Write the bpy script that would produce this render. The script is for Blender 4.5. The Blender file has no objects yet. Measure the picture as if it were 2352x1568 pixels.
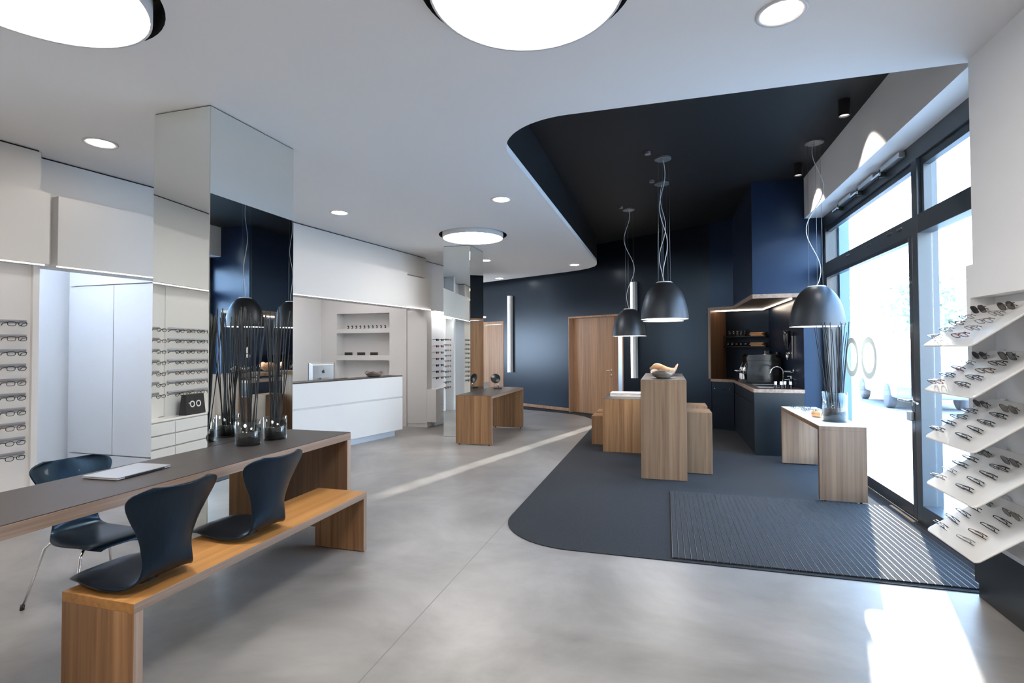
import bpy, bmesh, math, random
from mathutils import Vector, Matrix
random.seed(7)
S = bpy.context.scene
COL = S.collection
PI = math.pi
# ------------------------------------------------------------------ camera
def cam_matrix(yaw, pitch, roll, h):
    c, s = math.cos(yaw), math.sin(yaw)
    A = Matrix(((c, s, 0), (-s, c, 0), (0, 0, 1)))
    R0 = Matrix(((1, 0, 0), (0, 0, -1), (0, 1, 0)))
    cp, sp = math.cos(pitch), math.sin(pitch)
    Rp = Matrix(((1, 0, 0), (0, cp, sp), (0, -sp, cp)))
    cr, sr = math.cos(roll), math.sin(roll)
    Rr = Matrix(((cr, -sr, 0), (sr, cr, 0), (0, 0, 1)))
    M = Rr @ Rp @ R0 @ A
    W = Matrix((M[0], -M[1], -M[2])).transposed().to_4x4()
    W.translation = (0, 0, h)
    return W
cd = bpy.data.cameras.new('camera'); cam = bpy.data.objects.new('camera', cd); COL.objects.link(cam)
cd.sensor_width = 36; cd.lens = 36 * 1206.3 / 2352; cd.shift_y = -11.1 / 2352
cd.clip_start = .05; cd.clip_end = 400
cam.matrix_world = cam_matrix(math.radians(16.3), math.radians(1.239), math.radians(-.228), 1.5)
S.camera = cam
# ------------------------------------------------------------------ world, sun, exposure
S.view_settings.view_transform = 'Standard'; S.view_settings.look = 'None'
S.view_settings.gamma = 1; S.view_settings.use_curve_mapping = False
S.view_settings.exposure = 1.88
w = bpy.data.worlds.new('world'); S.world = w; w.use_nodes = True
wn = w.node_tree; wn.nodes.clear()
wo = wn.nodes.new('ShaderNodeOutputWorld'); wb = wn.nodes.new('ShaderNodeBackground')
tc = wn.nodes.new('ShaderNodeTexCoord'); sx = wn.nodes.new('ShaderNodeSeparateXYZ'); cr_ = wn.nodes.new('ShaderNodeValToRGB')
cr_.color_ramp.elements[0].position = 0.0; cr_.color_ramp.elements[0].color = (.85, .93, 1, 1)
cr_.color_ramp.elements[1].position = .6; cr_.color_ramp.elements[1].color = (.3, .58, 1, 1)
wn.links.new(tc.outputs['Generated'], sx.inputs[0]); wn.links.new(sx.outputs['Z'], cr_.inputs[0])
wn.links.new(cr_.outputs[0], wb.inputs['Color']); wb.inputs['Strength'].default_value = 4.2
wn.links.new(wb.outputs[0], wo.inputs[0])
sl = bpy.data.lights.new('sun', 'SUN'); sun = bpy.data.objects.new('sun', sl); COL.objects.link(sun)
sl.energy = 3.6; sl.angle = math.radians(.9); sl.color = (1, .95, .86)
sd = Vector((-math.sin(math.radians(15.6)) * math.cos(math.radians(17)), -math.cos(math.radians(15.6)) * math.cos(math.radians(17)), -math.sin(math.radians(17))))
sun.rotation_euler = sd.to_track_quat('-Z', 'Y').to_euler()
sun.location = (6, 14, 6)
DISC_E, DOWN_E, STRIP_E, TUBE_E = 7.5, 10.0, 2.0, 2.5

# ------------------------------------------------------------------ helpers
def bxm(bm, x0, x1, y0, y1, z0, z1, T=None, mi=0):
    vs = [bm.verts.new((T @ Vector(p)) if T else p) for p in
          ((x0, y0, z0), (x1, y0, z0), (x1, y1, z0), (x0, y1, z0), (x0, y0, z1), (x1, y0, z1), (x1, y1, z1), (x0, y1, z1))]
    fs = [bm.faces.new([vs[i] for i in q]) for q in ((3, 2, 1, 0), (4, 5, 6, 7), (0, 1, 5, 4), (1, 2, 6, 5), (2, 3, 7, 6), (3, 0, 4, 7))]
    for f in fs: f.material_index = mi
    return fs
def BX(*a, T=None):
    bm = bmesh.new()
    for b in a: bxm(bm, *b, T=T)
    return bm
def prism(bm, pts, z0, z1, mi=0, mtop=None, mside=None):
    n = len(pts)
    lo = [bm.verts.new((p[0], p[1], z0)) for p in pts]; hi = [bm.verts.new((p[0], p[1], z1)) for p in pts]
    f = bm.faces.new(hi); f.material_index = mi if mtop is None else mtop
    g = bm.faces.new(lo[::-1]); g.material_index = mi
    for i in range(n):
        s = bm.faces.new((lo[i], lo[(i + 1) % n], hi[(i + 1) % n], hi[i])); s.material_index = mi if mside is None else mside
    bmesh.ops.recalc_face_normals(bm, faces=bm.faces)
    return bm
def lathe(bm, prof, n=32, c=(0, 0, 0), mi=0, T=None, close=False, smooth=True):
    rings = []
    for r, z in prof:
        if r < 1e-6:
            p = Vector((c[0], c[1], c[2] + z)); rings.append([bm.verts.new(T @ p if T else p)])
        else:
            rg = []
            for i in range(n):
                a = 2 * PI * i / n; p = Vector((c[0] + r * math.cos(a), c[1] + r * math.sin(a), c[2] + z))
                rg.append(bm.verts.new(T @ p if T else p))
            rings.append(rg)
    prs = list(zip(rings, rings[1:]))
    if close: prs.append((rings[-1], rings[0]))
    for a, b in prs:
        for i in range(n):
            j = (i + 1) % n
            if len(a) == 1 and len(b) == 1: continue
            if len(a) == 1: f = bm.faces.new((a[0], b[j], b[i]))
            elif len(b) == 1: f = bm.faces.new((a[i], a[j], b[0]))
            else: f = bm.faces.new((a[i], a[j], b[j], b[i]))
            f.material_index = mi; f.smooth = smooth
    bmesh.ops.recalc_face_normals(bm, faces=bm.faces)
    return bm
def tube(bm, pts, r, n=8, closed=False, mi=0, cap=True, rz=None):
    pts = [Vector(p) for p in pts]; N = len(pts); rings = []
    up = Vector((0, 0, 1)); prev = None
    for i, p in enumerate(pts):
        if closed: t = (pts[(i + 1) % N] - pts[i - 1])
        else: t = pts[min(i + 1, N - 1)] - pts[max(i - 1, 0)]
        t.normalize()
        if prev is None:
            a = t.cross(up)
            if a.length < .05: a = t.cross(Vector((1, 0, 0)))
        else: a = prev - t * prev.dot(t)
        a.normalize(); prev = a.copy(); b = t.cross(a)
        rr = r[i] if isinstance(r, (list, tuple)) else r
        rings.append([bm.verts.new(p + a * math.cos(2 * PI * k / n) * rr + b * math.sin(2 * PI * k / n) * (rz or rr)) for k in range(n)])
    prs = list(zip(rings, rings[1:]))
    if closed: prs.append((rings[-1], rings[0]))
    for A, B in prs:
        for k in range(n):
            f = bm.faces.new((A[k], A[(k + 1) % n], B[(k + 1) % n], B[k])); f.smooth = True; f.material_index = mi
    if cap and not closed:
        bm.faces.new(rings[0][::-1]).material_index = mi; bm.faces.new(rings[-1]).material_index = mi
    return bm
def cylz(bm, x, y, z0, z1, r, n=24, mi=0, r1=None):
    return lathe(bm, [(0, z0), (r, z0), (r1 or r, z1), (0, z1)], n, (x, y, 0), mi, smooth=False)
def plate(bm, outline, t, T, mi=0):
    """flat outline (x,y) extruded by t along local z, placed by T"""
    lo = [bm.verts.new(T @ Vector((x, y, 0))) for x, y in outline]; hi = [bm.verts.new(T @ Vector((x, y, t))) for x, y in outline]
    n = len(lo)
    bm.faces.new(lo[::-1]).material_index = mi; bm.faces.new(hi).material_index = mi
    for i in range(n): bm.faces.new((lo[i], lo[(i + 1) % n], hi[(i + 1) % n], hi[i])).material_index = mi
    return bm
def obj(name, bm, mats, parent=None, bevel=0, loc=None, smooth=False, rz=0):
    me = bpy.data.meshes.new(name)
    if smooth:
        for f in bm.faces: f.smooth = True
    bm.to_mesh(me); bm.free()
    for m in (mats if isinstance(mats, (list, tuple)) else [mats]): me.materials.append(m)
    o = bpy.data.objects.new(name, me); COL.objects.link(o)
    if parent: o.parent = parent
    if loc: o.location = loc
    if rz: o.rotation_euler[2] = rz
    if bevel:
        b = o.modifiers.new('bevel', 'BEVEL'); b.width = bevel; b.segments = 2; b.limit_method = 'ANGLE'; b.angle_limit = .6
    return o
def tag(o, label, cat, group=None, kind=None):
    o['label'] = label; o['category'] = cat
    if group: o['group'] = group
    if kind: o['kind'] = kind
    return o
def thing(name, label, cat, loc=(0, 0, 0), rz=0, group=None, rot=None):
    o = bpy.data.objects.new(name, None); COL.objects.link(o); o.empty_display_size = .1
    o.location = loc
    if rot is not None: o.rotation_euler = rot
    else: o.rotation_euler[2] = rz
    return tag(o, label, cat, group)
def struct(name, bm, mats, parent=None, **k):
    o = obj(name, bm, mats, parent, **k)
    if not parent: o['kind'] = 'structure'
    return o
def sroot(name, loc=(0, 0, 0), rz=0):
    o = bpy.data.objects.new(name, None); COL.objects.link(o); o.location = loc; o.rotation_euler[2] = rz; o['kind'] = 'structure'
    return o
def dup(root, loc, rot, label=None, group=None):
    r = root.copy(); COL.objects.link(r); r.location = loc; r.rotation_euler = rot
    if label: r['label'] = label
    if group: r['group'] = group
    for ch in root.children:
        c = ch.copy(); COL.objects.link(c); c.parent = r
        for g in ch.children:
            q = g.copy(); COL.objects.link(q); q.parent = c
    return r
ORD = ['first', 'second', 'third', 'fourth', 'fifth', 'sixth', 'seventh', 'eighth', 'ninth', 'tenth']

# ------------------------------------------------------------------ materials
def mat(name, col, rough=.5, metal=0, spec=.5, coat=0, bump=0, bscale=200, var=0, vscale=5, emis=None, estr=0, crough=.1):
    m = bpy.data.materials.new(name); m.use_nodes = True; nt = m.node_tree; p = nt.nodes['Principled BSDF']
    p.inputs['Base Color'].default_value = (*col, 1); p.inputs['Roughness'].default_value = rough
    p.inputs['Metallic'].default_value = metal; p.inputs['Specular IOR Level'].default_value = spec
    p.inputs['Coat Weight'].default_value = coat; p.inputs['Coat Roughness'].default_value = crough
    if emis: p.inputs['Emission Color'].default_value = (*emis, 1); p.inputs['Emission Strength'].default_value = estr
    if bump or var:
        t = nt.nodes.new('ShaderNodeTexCoord'); 
    if bump:
        n = nt.nodes.new('ShaderNodeTexNoise'); n.inputs['Scale'].default_value = bscale; n.inputs['Detail'].default_value = 3
        b = nt.nodes.new('ShaderNodeBump'); b.inputs['Strength'].default_value = bump; b.inputs['Distance'].default_value = .002
        nt.links.new(t.outputs['Object'], n.inputs['Vector']); nt.links.new(n.outputs['Fac'], b.inputs['Height']); nt.links.new(b.outputs[0], p.inputs['Normal'])
    if var:
        n = nt.nodes.new('ShaderNodeTexNoise'); n.inputs['Scale'].default_value = vscale; n.inputs['Detail'].default_value = 5
        mx = nt.nodes.new('ShaderNodeValToRGB')
        mx.color_ramp.elements[0].position = .3; mx.color_ramp.elements[1].position = .7
        mx.color_ramp.elements[0].color = (*[c * (1 - var) for c in col], 1); mx.color_ramp.elements[1].color = (*[min(1, c * (1 + var)) for c in col], 1)
        nt.links.new(t.outputs['Object'], n.inputs['Vector']); nt.links.new(n.outputs['Fac'], mx.inputs[0]); nt.links.new(mx.outputs[0], p.inputs['Base Color'])
    return m
def tint(m, c):
    m.node_tree.nodes['Principled BSDF'].inputs['Specular Tint'].default_value = (*c, 1); return m
def wood(name, dark, light, axis='Z', rough=.42, scale=1.0, streak=.9, coat=.0):
    m = bpy.data.materials.new(name); m.use_nodes = True; nt = m.node_tree; p = nt.nodes['Principled BSDF']; L = nt.links.new
    t = nt.nodes.new('ShaderNodeTexCoord'); mp = nt.nodes.new('ShaderNodeMapping'); L(t.outputs['Object'], mp.inputs[0])
    s = {'X': (.6, 26, 26), 'Y': (26, .6, 26), 'Z': (26, 26, .6)}[axis]
    mp.inputs['Scale'].default_value = [v * scale for v in s]
    n = nt.nodes.new('ShaderNodeTexNoise'); n.inputs['Scale'].default_value = 1.0; n.inputs['Detail'].default_value = 6; n.inputs['Roughness'].default_value = .65; n.inputs['Distortion'].default_value = .35
    L(mp.outputs[0], n.inputs['Vector'])
    r = nt.nodes.new('ShaderNodeValToRGB'); e = r.color_ramp.elements
    e[0].position = .5 - .2 * streak; e[0].color = (*dark, 1); e[1].position = .62; e[1].color = (*light, 1)
    L(n.outputs['Fac'], r.inputs[0])
    mp2 = nt.nodes.new('ShaderNodeMapping'); mp2.inputs['Scale'].default_value = [v * scale * .16 for v in s]; L(t.outputs['Object'], mp2.inputs[0])
    n2 = nt.nodes.new('ShaderNodeTexNoise'); n2.inputs['Scale'].default_value = 1; n2.inputs['Detail'].default_value = 2; L(mp2.outputs[0], n2.inputs['Vector'])
    r2 = nt.nodes.new('ShaderNodeValToRGB'); r2.color_ramp.elements[0].position = .3; r2.color_ramp.elements[0].color = (.72, .72, .72, 1); r2.color_ramp.elements[1].position = .7; r2.color_ramp.elements[1].color = (1.12, 1.12, 1.12, 1)
    L(n2.outputs['Fac'], r2.inputs[0])
    mx = nt.nodes.new('ShaderNodeMixRGB'); mx.blend_type = 'MULTIPLY'; mx.inputs[0].default_value = 1; L(r.outputs[0], mx.inputs[1]); L(r2.outputs[0], mx.inputs[2])
    L(mx.outputs[0], p.inputs['Base Color']); p.inputs['Roughness'].default_value = rough; p.inputs['Coat Weight'].default_value = coat
    b = nt.nodes.new('ShaderNodeBump'); b.inputs['Strength'].default_value = .12; b.inputs['Distance'].default_value = .001; L(n.outputs['Fac'], b.inputs['Height']); L(b.outputs[0], p.inputs['Normal'])
    return m
def emit(name, col, st):
    m = bpy.data.materials.new(name); m.use_nodes = True; nt = m.node_tree; nt.nodes.clear()
    o = nt.nodes.new('ShaderNodeOutputMaterial'); e = nt.nodes.new('ShaderNodeEmission'); e.inputs[0].default_value = (*col, 1); e.inputs[1].default_value = st
    nt.links.new(e.outputs[0], o.inputs[0]); return m
def glassy(name, tint=(1, 1, 1), rough=0, ior=1.45, boost=1.0):
    m = bpy.data.materials.new(name); m.use_nodes = True; nt = m.node_tree; nt.nodes.clear(); L = nt.links.new
    o = nt.nodes.new('ShaderNodeOutputMaterial'); tr = nt.nodes.new('ShaderNodeBsdfTransparent'); tr.inputs[0].default_value = (*tint, 1)
    g = nt.nodes.new('ShaderNodeBsdfGlossy'); g.inputs['Roughness'].default_value = rough
    f = nt.nodes.new('ShaderNodeFresnel'); f.inputs['IOR'].default_value = ior
    mu = nt.nodes.new('ShaderNodeMath'); mu.operation = 'MULTIPLY'; mu.inputs[1].default_value = boost; mu.use_clamp = True
    ge = nt.nodes.new('ShaderNodeNewGeometry'); mr = nt.nodes.new('ShaderNodeMapRange'); mr.inputs['To Min'].default_value = ior; mr.inputs['To Max'].default_value = 1 / ior
    L(ge.outputs['Backfacing'], mr.inputs['Value']); L(mr.outputs[0], f.inputs['IOR'])
    L(f.outputs[0], mu.inputs[0])
    mx = nt.nodes.new('ShaderNodeMixShader'); L(mu.outputs[0], mx.inputs[0]); L(tr.outputs[0], mx.inputs[1]); L(g.outputs[0], mx.inputs[2]); L(mx.outputs[0], o.inputs[0])
    return m
def mirror(name, col):
    m = bpy.data.materials.new(name); m.use_nodes = True; nt = m.node_tree; nt.nodes.clear()
    o = nt.nodes.new('ShaderNodeOutputMaterial'); g = nt.nodes.new('ShaderNodeBsdfGlossy'); g.inputs['Color'].default_value = (*col, 1); g.inputs['Roughness'].default_value = 0
    nt.links.new(g.outputs[0], o.inputs[0]); return m

M = {}
M['ceil'] = mat('white_ceiling_paint', (.84, .84, .85), .75, bump=.05, bscale=90)
M['white'] = mat('white_wall_paint', (.66, .645, .635), .6, bump=.03, bscale=120)
M['lac'] = mat('white_lacquer', (.68, .69, .71), .35)
M['acryl'] = mat('white_acrylic', (.82, .81, .79), .22, coat=.3)
M['gap'] = mat('black_shadow_gap', (.01, .01, .01), .8)
M['darkwall'] = mat('near_black_satin_paint', (.0045, .006, .010), .30, spec=.5, bump=.06, bscale=60)
M['darkceil'] = mat('charcoal_ceiling_paint', (.0055, .006, .0075), .6, bump=.1, bscale=25)
M['darkcab'] = mat('black_cabinet_lacquer', (.003, .004, .006), .42, spec=.45)
M['blue'] = mat('blue_black_satin_panel', (.008, .015, .036), .33, spec=.6)
M['plinth'] = mat('anthracite_lacquer', (.016, .018, .02), .4)
M['frame'] = mat('anthracite_window_frame', (.045, .06, .075), .32, spec=.6)
M['alu'] = mat('brushed_aluminium', (.62, .64, .66), .3, 1)
M['chrome'] = mat('polished_chrome', (.85, .85, .86), .08, 1)
M['mirror'] = mirror('mirror_glass', (.83, .86, .84))
M['medge'] = mat('dark_mirror_edge', (.02, .035, .03), .3)
M['oak'] = wood('oak_upright_grain', (.20, .095, .04), (.38, .205, .095), 'Z')
M['oakY'] = wood('oak_long_grain', (.38, .17, .045), (.56, .275, .09), 'Y')
M['oakX'] = wood('oak_cross_grain', (.42, .19, .05), (.62, .31, .105), 'X')
M['oakdk'] = wood('warm_dark_oak', (.12, .06, .03), (.22, .115, .055), 'Z')
M['oakpale'] = wood('pale_knotty_oak', (.12, .066, .04), (.26, .165, .105), 'Z', scale=.5)
M['oakgrey'] = wood('pale_bar_oak', (.17, .10, .058), (.29, .185, .112), 'Z')
M['door'] = wood('pinkish_oak_door_veneer', (.30, .15, .07), (.46, .26, .145), 'Z', scale=1.2)
M['edge'] = wood('pale_plywood_edge', (.25, .17, .125), (.38, .28, .22), 'Y', streak=.5)
M['edgeZ'] = wood('pale_plywood_edge_upright', (.25, .17, .125), (.38, .28, .22), 'Z', streak=.5)
M['lam'] = mat('brown_grey_laminate', (.042, .034, .033), .42, bump=.03, bscale=300)
M['lamw'] = mat('white_laminate', (.75, .76, .78), .3)
M['lamb'] = mat('brown_worktop_laminate', (.045, .026, .02), .35)
M['carpet'] = None
M['blackwood'] = wood('black_stained_ash', (.0012, .0015, .002), (.0045, .0055, .0075), 'Z', rough=.36, scale=3, coat=.1)
M['blackp'] = mat('black_plastic', (.008, .008, .009), .35)
M['glossblack'] = mat('gloss_black', (.006, .007, .009), .12, coat=.5)
M['shade'] = mat('dark_satin_lampshade', (.05, .05, .052), .40, .55, spec=.6)
M['whitein'] = mat('white_enamel', (.85, .85, .86), .4)
M['wire'] = mat('grey_steel_wire', (.28, .29, .3), .35, .7)
M['cord'] = mat('pale_lamp_cord', (.62, .64, .66), .4)
M['disc'] = emit('disc_light_diffuser', (1, .955, .90), DISC_E)
M['down'] = emit('downlight_diffuser', (1, .90, .78), DOWN_E)
M['bulb'] = emit('pendant_diffuser', (1, .96, .9), 6.0)
M['strip'] = emit('led_strip', (1, .93, .88), STRIP_E)
M['stripx'] = emit('bright_display_strip', (1, .96, .95), 9.0)
M['stripc'] = emit('cool_led_strip', (.72, .83, 1), 26.0)
M['stripw'] = emit('warm_led_strip', (1, .80, .62), 5.0)
M['tube'] = emit('wall_tube_diffuser', (1, .94, .86), TUBE_E)
M['glass'] = glassy('window_glass', (.97, .985, .98))
M['vglass'] = glassy('vase_glass', (.90, .93, .93), ior=1.5, boost=1.6)
M['lens'] = glassy('clear_lens', (.93, .94, .94), ior=1.5)
M['slens'] = mat('dark_sunglass_lens', (.02, .016, .012), .08, coat=.5)
M['stick'] = mat('black_twigs', (.006, .007, .009), .55)
M['granule'] = mat('black_granulate', (.008, .008, .009), .8, bump=1, bscale=150)
M['silver'] = mat('silver_aluminium', (.45, .46, .48), .3, .6)
M['paper'] = mat('white_paper', (.8, .78, .76), .6)
M['label'] = mat('pale_label', (.75, .75, .77), .5)
M['bag'] = mat('black_paper_bag', (.012, .013, .016), .35)
M['frost'] = mat('frosted_ring_film', (.32, .38, .38), .6)
M['woodbowl'] = wood('root_wood', (.03, .024, .02), (.26, .215, .18), 'X', scale=1.2)
M['woodbowl2'] = wood('orange_root_wood', (.35, .14, .05), (.62, .36, .2), 'Y', scale=.4)
M['board'] = wood('beech_board', (.5, .27, .11), (.62, .37, .17), 'X')
M['tumbler'] = glassy('tumbler_glass', (.8, .82, .84), ior=1.5, boost=3)
M['pave'] = mat('pale_pavers', (.55, .54, .52), .8, var=.12, vscale=4)
M['road'] = mat('grey_asphalt', (.3, .3, .31), .8, var=.1, vscale=2)
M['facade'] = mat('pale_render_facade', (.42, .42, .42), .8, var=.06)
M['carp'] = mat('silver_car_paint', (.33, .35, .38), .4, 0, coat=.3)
M['leaf'] = mat('haze_paled_leaves', (.5, .56, .48), .7)  # leaf green lightened to carry the flare haze over the street
M['bark'] = mat('brown_bark', (.2, .16, .13), .8)
M['red'] = mat('dark_red_acetate', (.16, .012, .012), .25)
M['brown'] = mat('brown_acetate', (.09, .035, .015), .25)
M['blackac'] = mat('black_acetate', (.008, .008, .009), .22)
M['bluac'] = mat('blue_acetate', (.012, .03, .06), .22)
M['metalf'] = mat('thin_dark_metal', (.16, .14, .13), .3, .8)
M['rail'] = mat('grey_display_rail', (.36, .37, .41), .35, .2)

tint(M['darkwall'], (.58, .76, 1)); tint(M['blue'], (.42, .64, 1)); tint(M['darkcab'], (.5, .7, 1)); tint(M['blackwood'], (.3, .6, 1)); tint(M['shade'], (.5, .72, 1))  # blue daylight sheen put into the specular tint of these dark finishes
def floor_mat():
    m = bpy.data.materials.new('polished_concrete'); m.use_nodes = True; nt = m.node_tree; p = nt.nodes['Principled BSDF']; L = nt.links.new
    t = nt.nodes.new('ShaderNodeTexCoord')
    n = nt.nodes.new('ShaderNodeTexNoise'); n.inputs['Scale'].default_value = .9; n.inputs['Detail'].default_value = 9; n.inputs['Roughness'].default_value = .62; n.inputs['Distortion'].default_value = .5
    L(t.outputs['Object'], n.inputs['Vector'])
    mp = nt.nodes.new('ShaderNodeMapping'); mp.inputs['Rotation'].default_value = (0, 0, .5); mp.inputs['Scale'].default_value = (2.5, 7, 1); L(t.outputs['Object'], mp.inputs[0])
    n2 = nt.nodes.new('ShaderNodeTexNoise'); n2.inputs['Scale'].default_value = 1; n2.inputs['Detail'].default_value = 5; n2.inputs['Distortion'].default_value = .2; L(mp.outputs[0], n2.inputs['Vector'])
    ad = nt.nodes.new('ShaderNodeMath'); ad.operation = 'MULTIPLY_ADD'; ad.inputs[1].default_value = .22; L(n2.outputs['Fac'], ad.inputs[0]); L(n.outputs['Fac'], ad.inputs[2])
    r = nt.nodes.new('ShaderNodeValToRGB'); e = r.color_ramp.elements; e[0].position = .36; e[0].color = (.145, .136, .129, 1); e[1].position = .80; e[1].color = (.335, .318, .305, 1)
    L(ad.outputs[0], r.inputs[0])
    # saw-cut joint at x = -1.34 in front of the carpet
    sx = nt.nodes.new('ShaderNodeSeparateXYZ'); L(t.outputs['Object'], sx.inputs[0])
    a = nt.nodes.new('ShaderNodeMath'); a.operation = 'ADD'; a.inputs[1].default_value = 1.34; L(sx.outputs['X'], a.inputs[0])
    b = nt.nodes.new('ShaderNodeMath'); b.operation = 'ABSOLUTE'; L(a.outputs[0], b.inputs[0])
    c = nt.nodes.new('ShaderNodeMath'); c.operation = 'LESS_THAN'; c.inputs[1].default_value = .0035; L(b.outputs[0], c.inputs[0])
    d = nt.nodes.new('ShaderNodeMath'); d.operation = 'LESS_THAN'; d.inputs[1].default_value = 4.5; L(sx.outputs['Y'], d.inputs[0])
    m2 = nt.nodes.new('ShaderNodeMath'); m2.operation = 'MULTIPLY'; L(c.outputs[0], m2.inputs[0]); L(d.outputs[0], m2.inputs[1])
    mx = nt.nodes.new('ShaderNodeMixRGB'); mx.inputs[2].default_value = (.15, .15, .15, 1); L(m2.outputs[0], mx.inputs[0]); L(r.outputs[0], mx.inputs[1]); L(mx.outputs[0], p.inputs['Base Color'])
    rr = nt.nodes.new('ShaderNodeMapRange'); rr.inputs['To Min'].default_value = .28; rr.inputs['To Max'].default_value = .44; L(n2.outputs['Fac'], rr.inputs['Value']); L(rr.outputs[0], p.inputs['Roughness'])
    p.inputs['Specular IOR Level'].default_value = .55
    bp = nt.nodes.new('ShaderNodeBump'); bp.inputs['Strength'].default_value = .06; bp.inputs['Distance'].default_value = .002; L(n2.outputs['Fac'], bp.inputs['Height']); L(bp.outputs[0], p.inputs['Normal'])
    return m
M['floor'] = floor_mat()
def speckle(name, c0, c1, scale, rough=.9):
    m = bpy.data.materials.new(name); m.use_nodes = True; nt = m.node_tree; p = nt.nodes['Principled BSDF']; L = nt.links.new
    t = nt.nodes.new('ShaderNodeTexCoord'); n = nt.nodes.new('ShaderNodeTexNoise'); n.inputs['Scale'].default_value = scale; n.inputs['Detail'].default_value = 4; n.inputs['Roughness'].default_value = .8
    L(t.outputs['Object'], n.inputs['Vector']); r = nt.nodes.new('ShaderNodeValToRGB'); e = r.color_ramp.elements
    e[0].position = .38; e[0].color = (*c0, 1); e[1].position = .62; e[1].color = (*c1, 1); L(n.outputs['Fac'], r.inputs[0]); L(r.outputs[0], p.inputs['Base Color'])
    p.inputs['Roughness'].default_value = rough
    b = nt.nodes.new('ShaderNodeBump'); b.inputs['Strength'].default_value = .8; b.inputs['Distance'].default_value = .004; L(n.outputs['Fac'], b.inputs['Height']); L(b.outputs[0], p.inputs['Normal'])
    return m
M['carpet'] = speckle('charcoal_carpet', (.003, .004, .006), (.017, .020, .027), 130)
M['matpile'] = speckle('ribbed_mat_pile', (.004, .005, .007), (.036, .039, .046), 110)
M['matpile2'] = mat('black_mat_groove', (.004, .004, .005), .8)
def pave_mat():
    m = bpy.data.materials.new('paving_slabs'); m.use_nodes = True; nt = m.node_tree; p = nt.nodes['Principled BSDF']; L = nt.links.new
    t = nt.nodes.new('ShaderNodeTexCoord'); b = nt.nodes.new('ShaderNodeTexBrick'); L(t.outputs['Object'], b.inputs['Vector'])
    b.inputs['Scale'].default_value = 3.5; b.inputs['Color1'].default_value = (.50, .49, .47, 1); b.inputs['Color2'].default_value = (.58, .57, .55, 1); b.inputs['Mortar'].default_value = (.25, .25, .25, 1); b.inputs['Mortar Size'].default_value = .012
    L(b.outputs['Color'], p.inputs['Base Color']); p.inputs['Roughness'].default_value = .85
    return m
M['paving'] = pave_mat()

# ------------------------------------------------------------------ frames of reference of the slanted walls
LA = math.radians(8.0); Ld = Vector((math.sin(LA), math.cos(LA), 0)); Ln = Vector((math.cos(LA), -math.sin(LA), 0))
LT = Matrix(((Ln.x, Ld.x, 0, -4.25), (Ln.y, Ld.y, 0, 9.37), (0, 0, 1, 0), (0, 0, 0, 1)))      # local (o, s, z)
BA = math.radians(121.3); Bd = Vector((math.sin(BA), math.cos(BA), 0)); Bn = Vector((-.5195, -.8545, 0))
BT = Matrix(((Bd.x, -Bn.x, 0, -2.17), (Bd.y, -Bn.y, 0, 12.15), (0, 0, 1, 0), (0, 0, 0, 1)))   # local (b, depth behind, z)
CA = math.radians(12.9)
CT = Matrix(((math.cos(CA), math.sin(CA), 0, -4.40), (-math.sin(CA), math.cos(CA), 0, 8.25), (0, 0, 1, 0), (0, 0, 0, 1)))
ZC, ZD = 3.25, 3.80

# ------------------------------------------------------------------ floor
struct('floor', BX((-9, 2.3, -3.2, 16, -.1, 0)), M['floor'])
def arc(cx, cy, r, a0, a1, n=10):
    return [(cx + r * math.cos(math.radians(a0 + (a1 - a0) * i / n)), cy + r * math.sin(math.radians(a0 + (a1 - a0) * i / n))) for i in range(n + 1)]
carp = [(2.06, 3.88)] + [(2.06, 12.0)] + [(-1.2, 12.2), (-5.6, 14.6), (-5.6, 13.75), (-3.29, 12.42), (-2.5, 12.06), (-2.0, 11.78), (-1.72, 11.5), (-1.5, 11.1), (-1.38, 10.6)] + [(-1.34, 10.2)] + arc(-.69, 4.53, .65, 180, 270, 14)
struct('floor', prism(bmesh.new(), carp, 0, .006), M['carpet'])
t = thing('entrance_mat', 'ribbed dark entrance mat with aluminium strips set in the carpet before the glass door', 'doormat', (0, 0, 0))
bm = bmesh.new(); bmr = bmesh.new()
x = .03; k = 0
while x < 2.0:
    bxm(bm, x + .007, min(x + .040, 2.03), 3.92, 5.71, .006, .016)
    bxm(bm, x, x + .007, 3.92, 5.71, .006, .009, mi=1)
    bxm(bmr, x + .0015, x + .0045, 3.92, 5.71, .006, .0165)
    x += .0425
obj('mat_pile', bm, [M['matpile'], M['matpile2']], t); obj('rail', bmr, mat('dull_mat_rail', (.22, .22, .23), .4, .6), t)
t = obj('door_sill_strip', BX((-.012, .012, -.24, .24, 0, .008)), mat('brass_strip', (.75, .55, .38), .35, .6), loc=(2.0, 5.48, .016)); tag(t, 'thin brass coloured strip lying on the mat edge by the glass door', 'strip')

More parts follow.
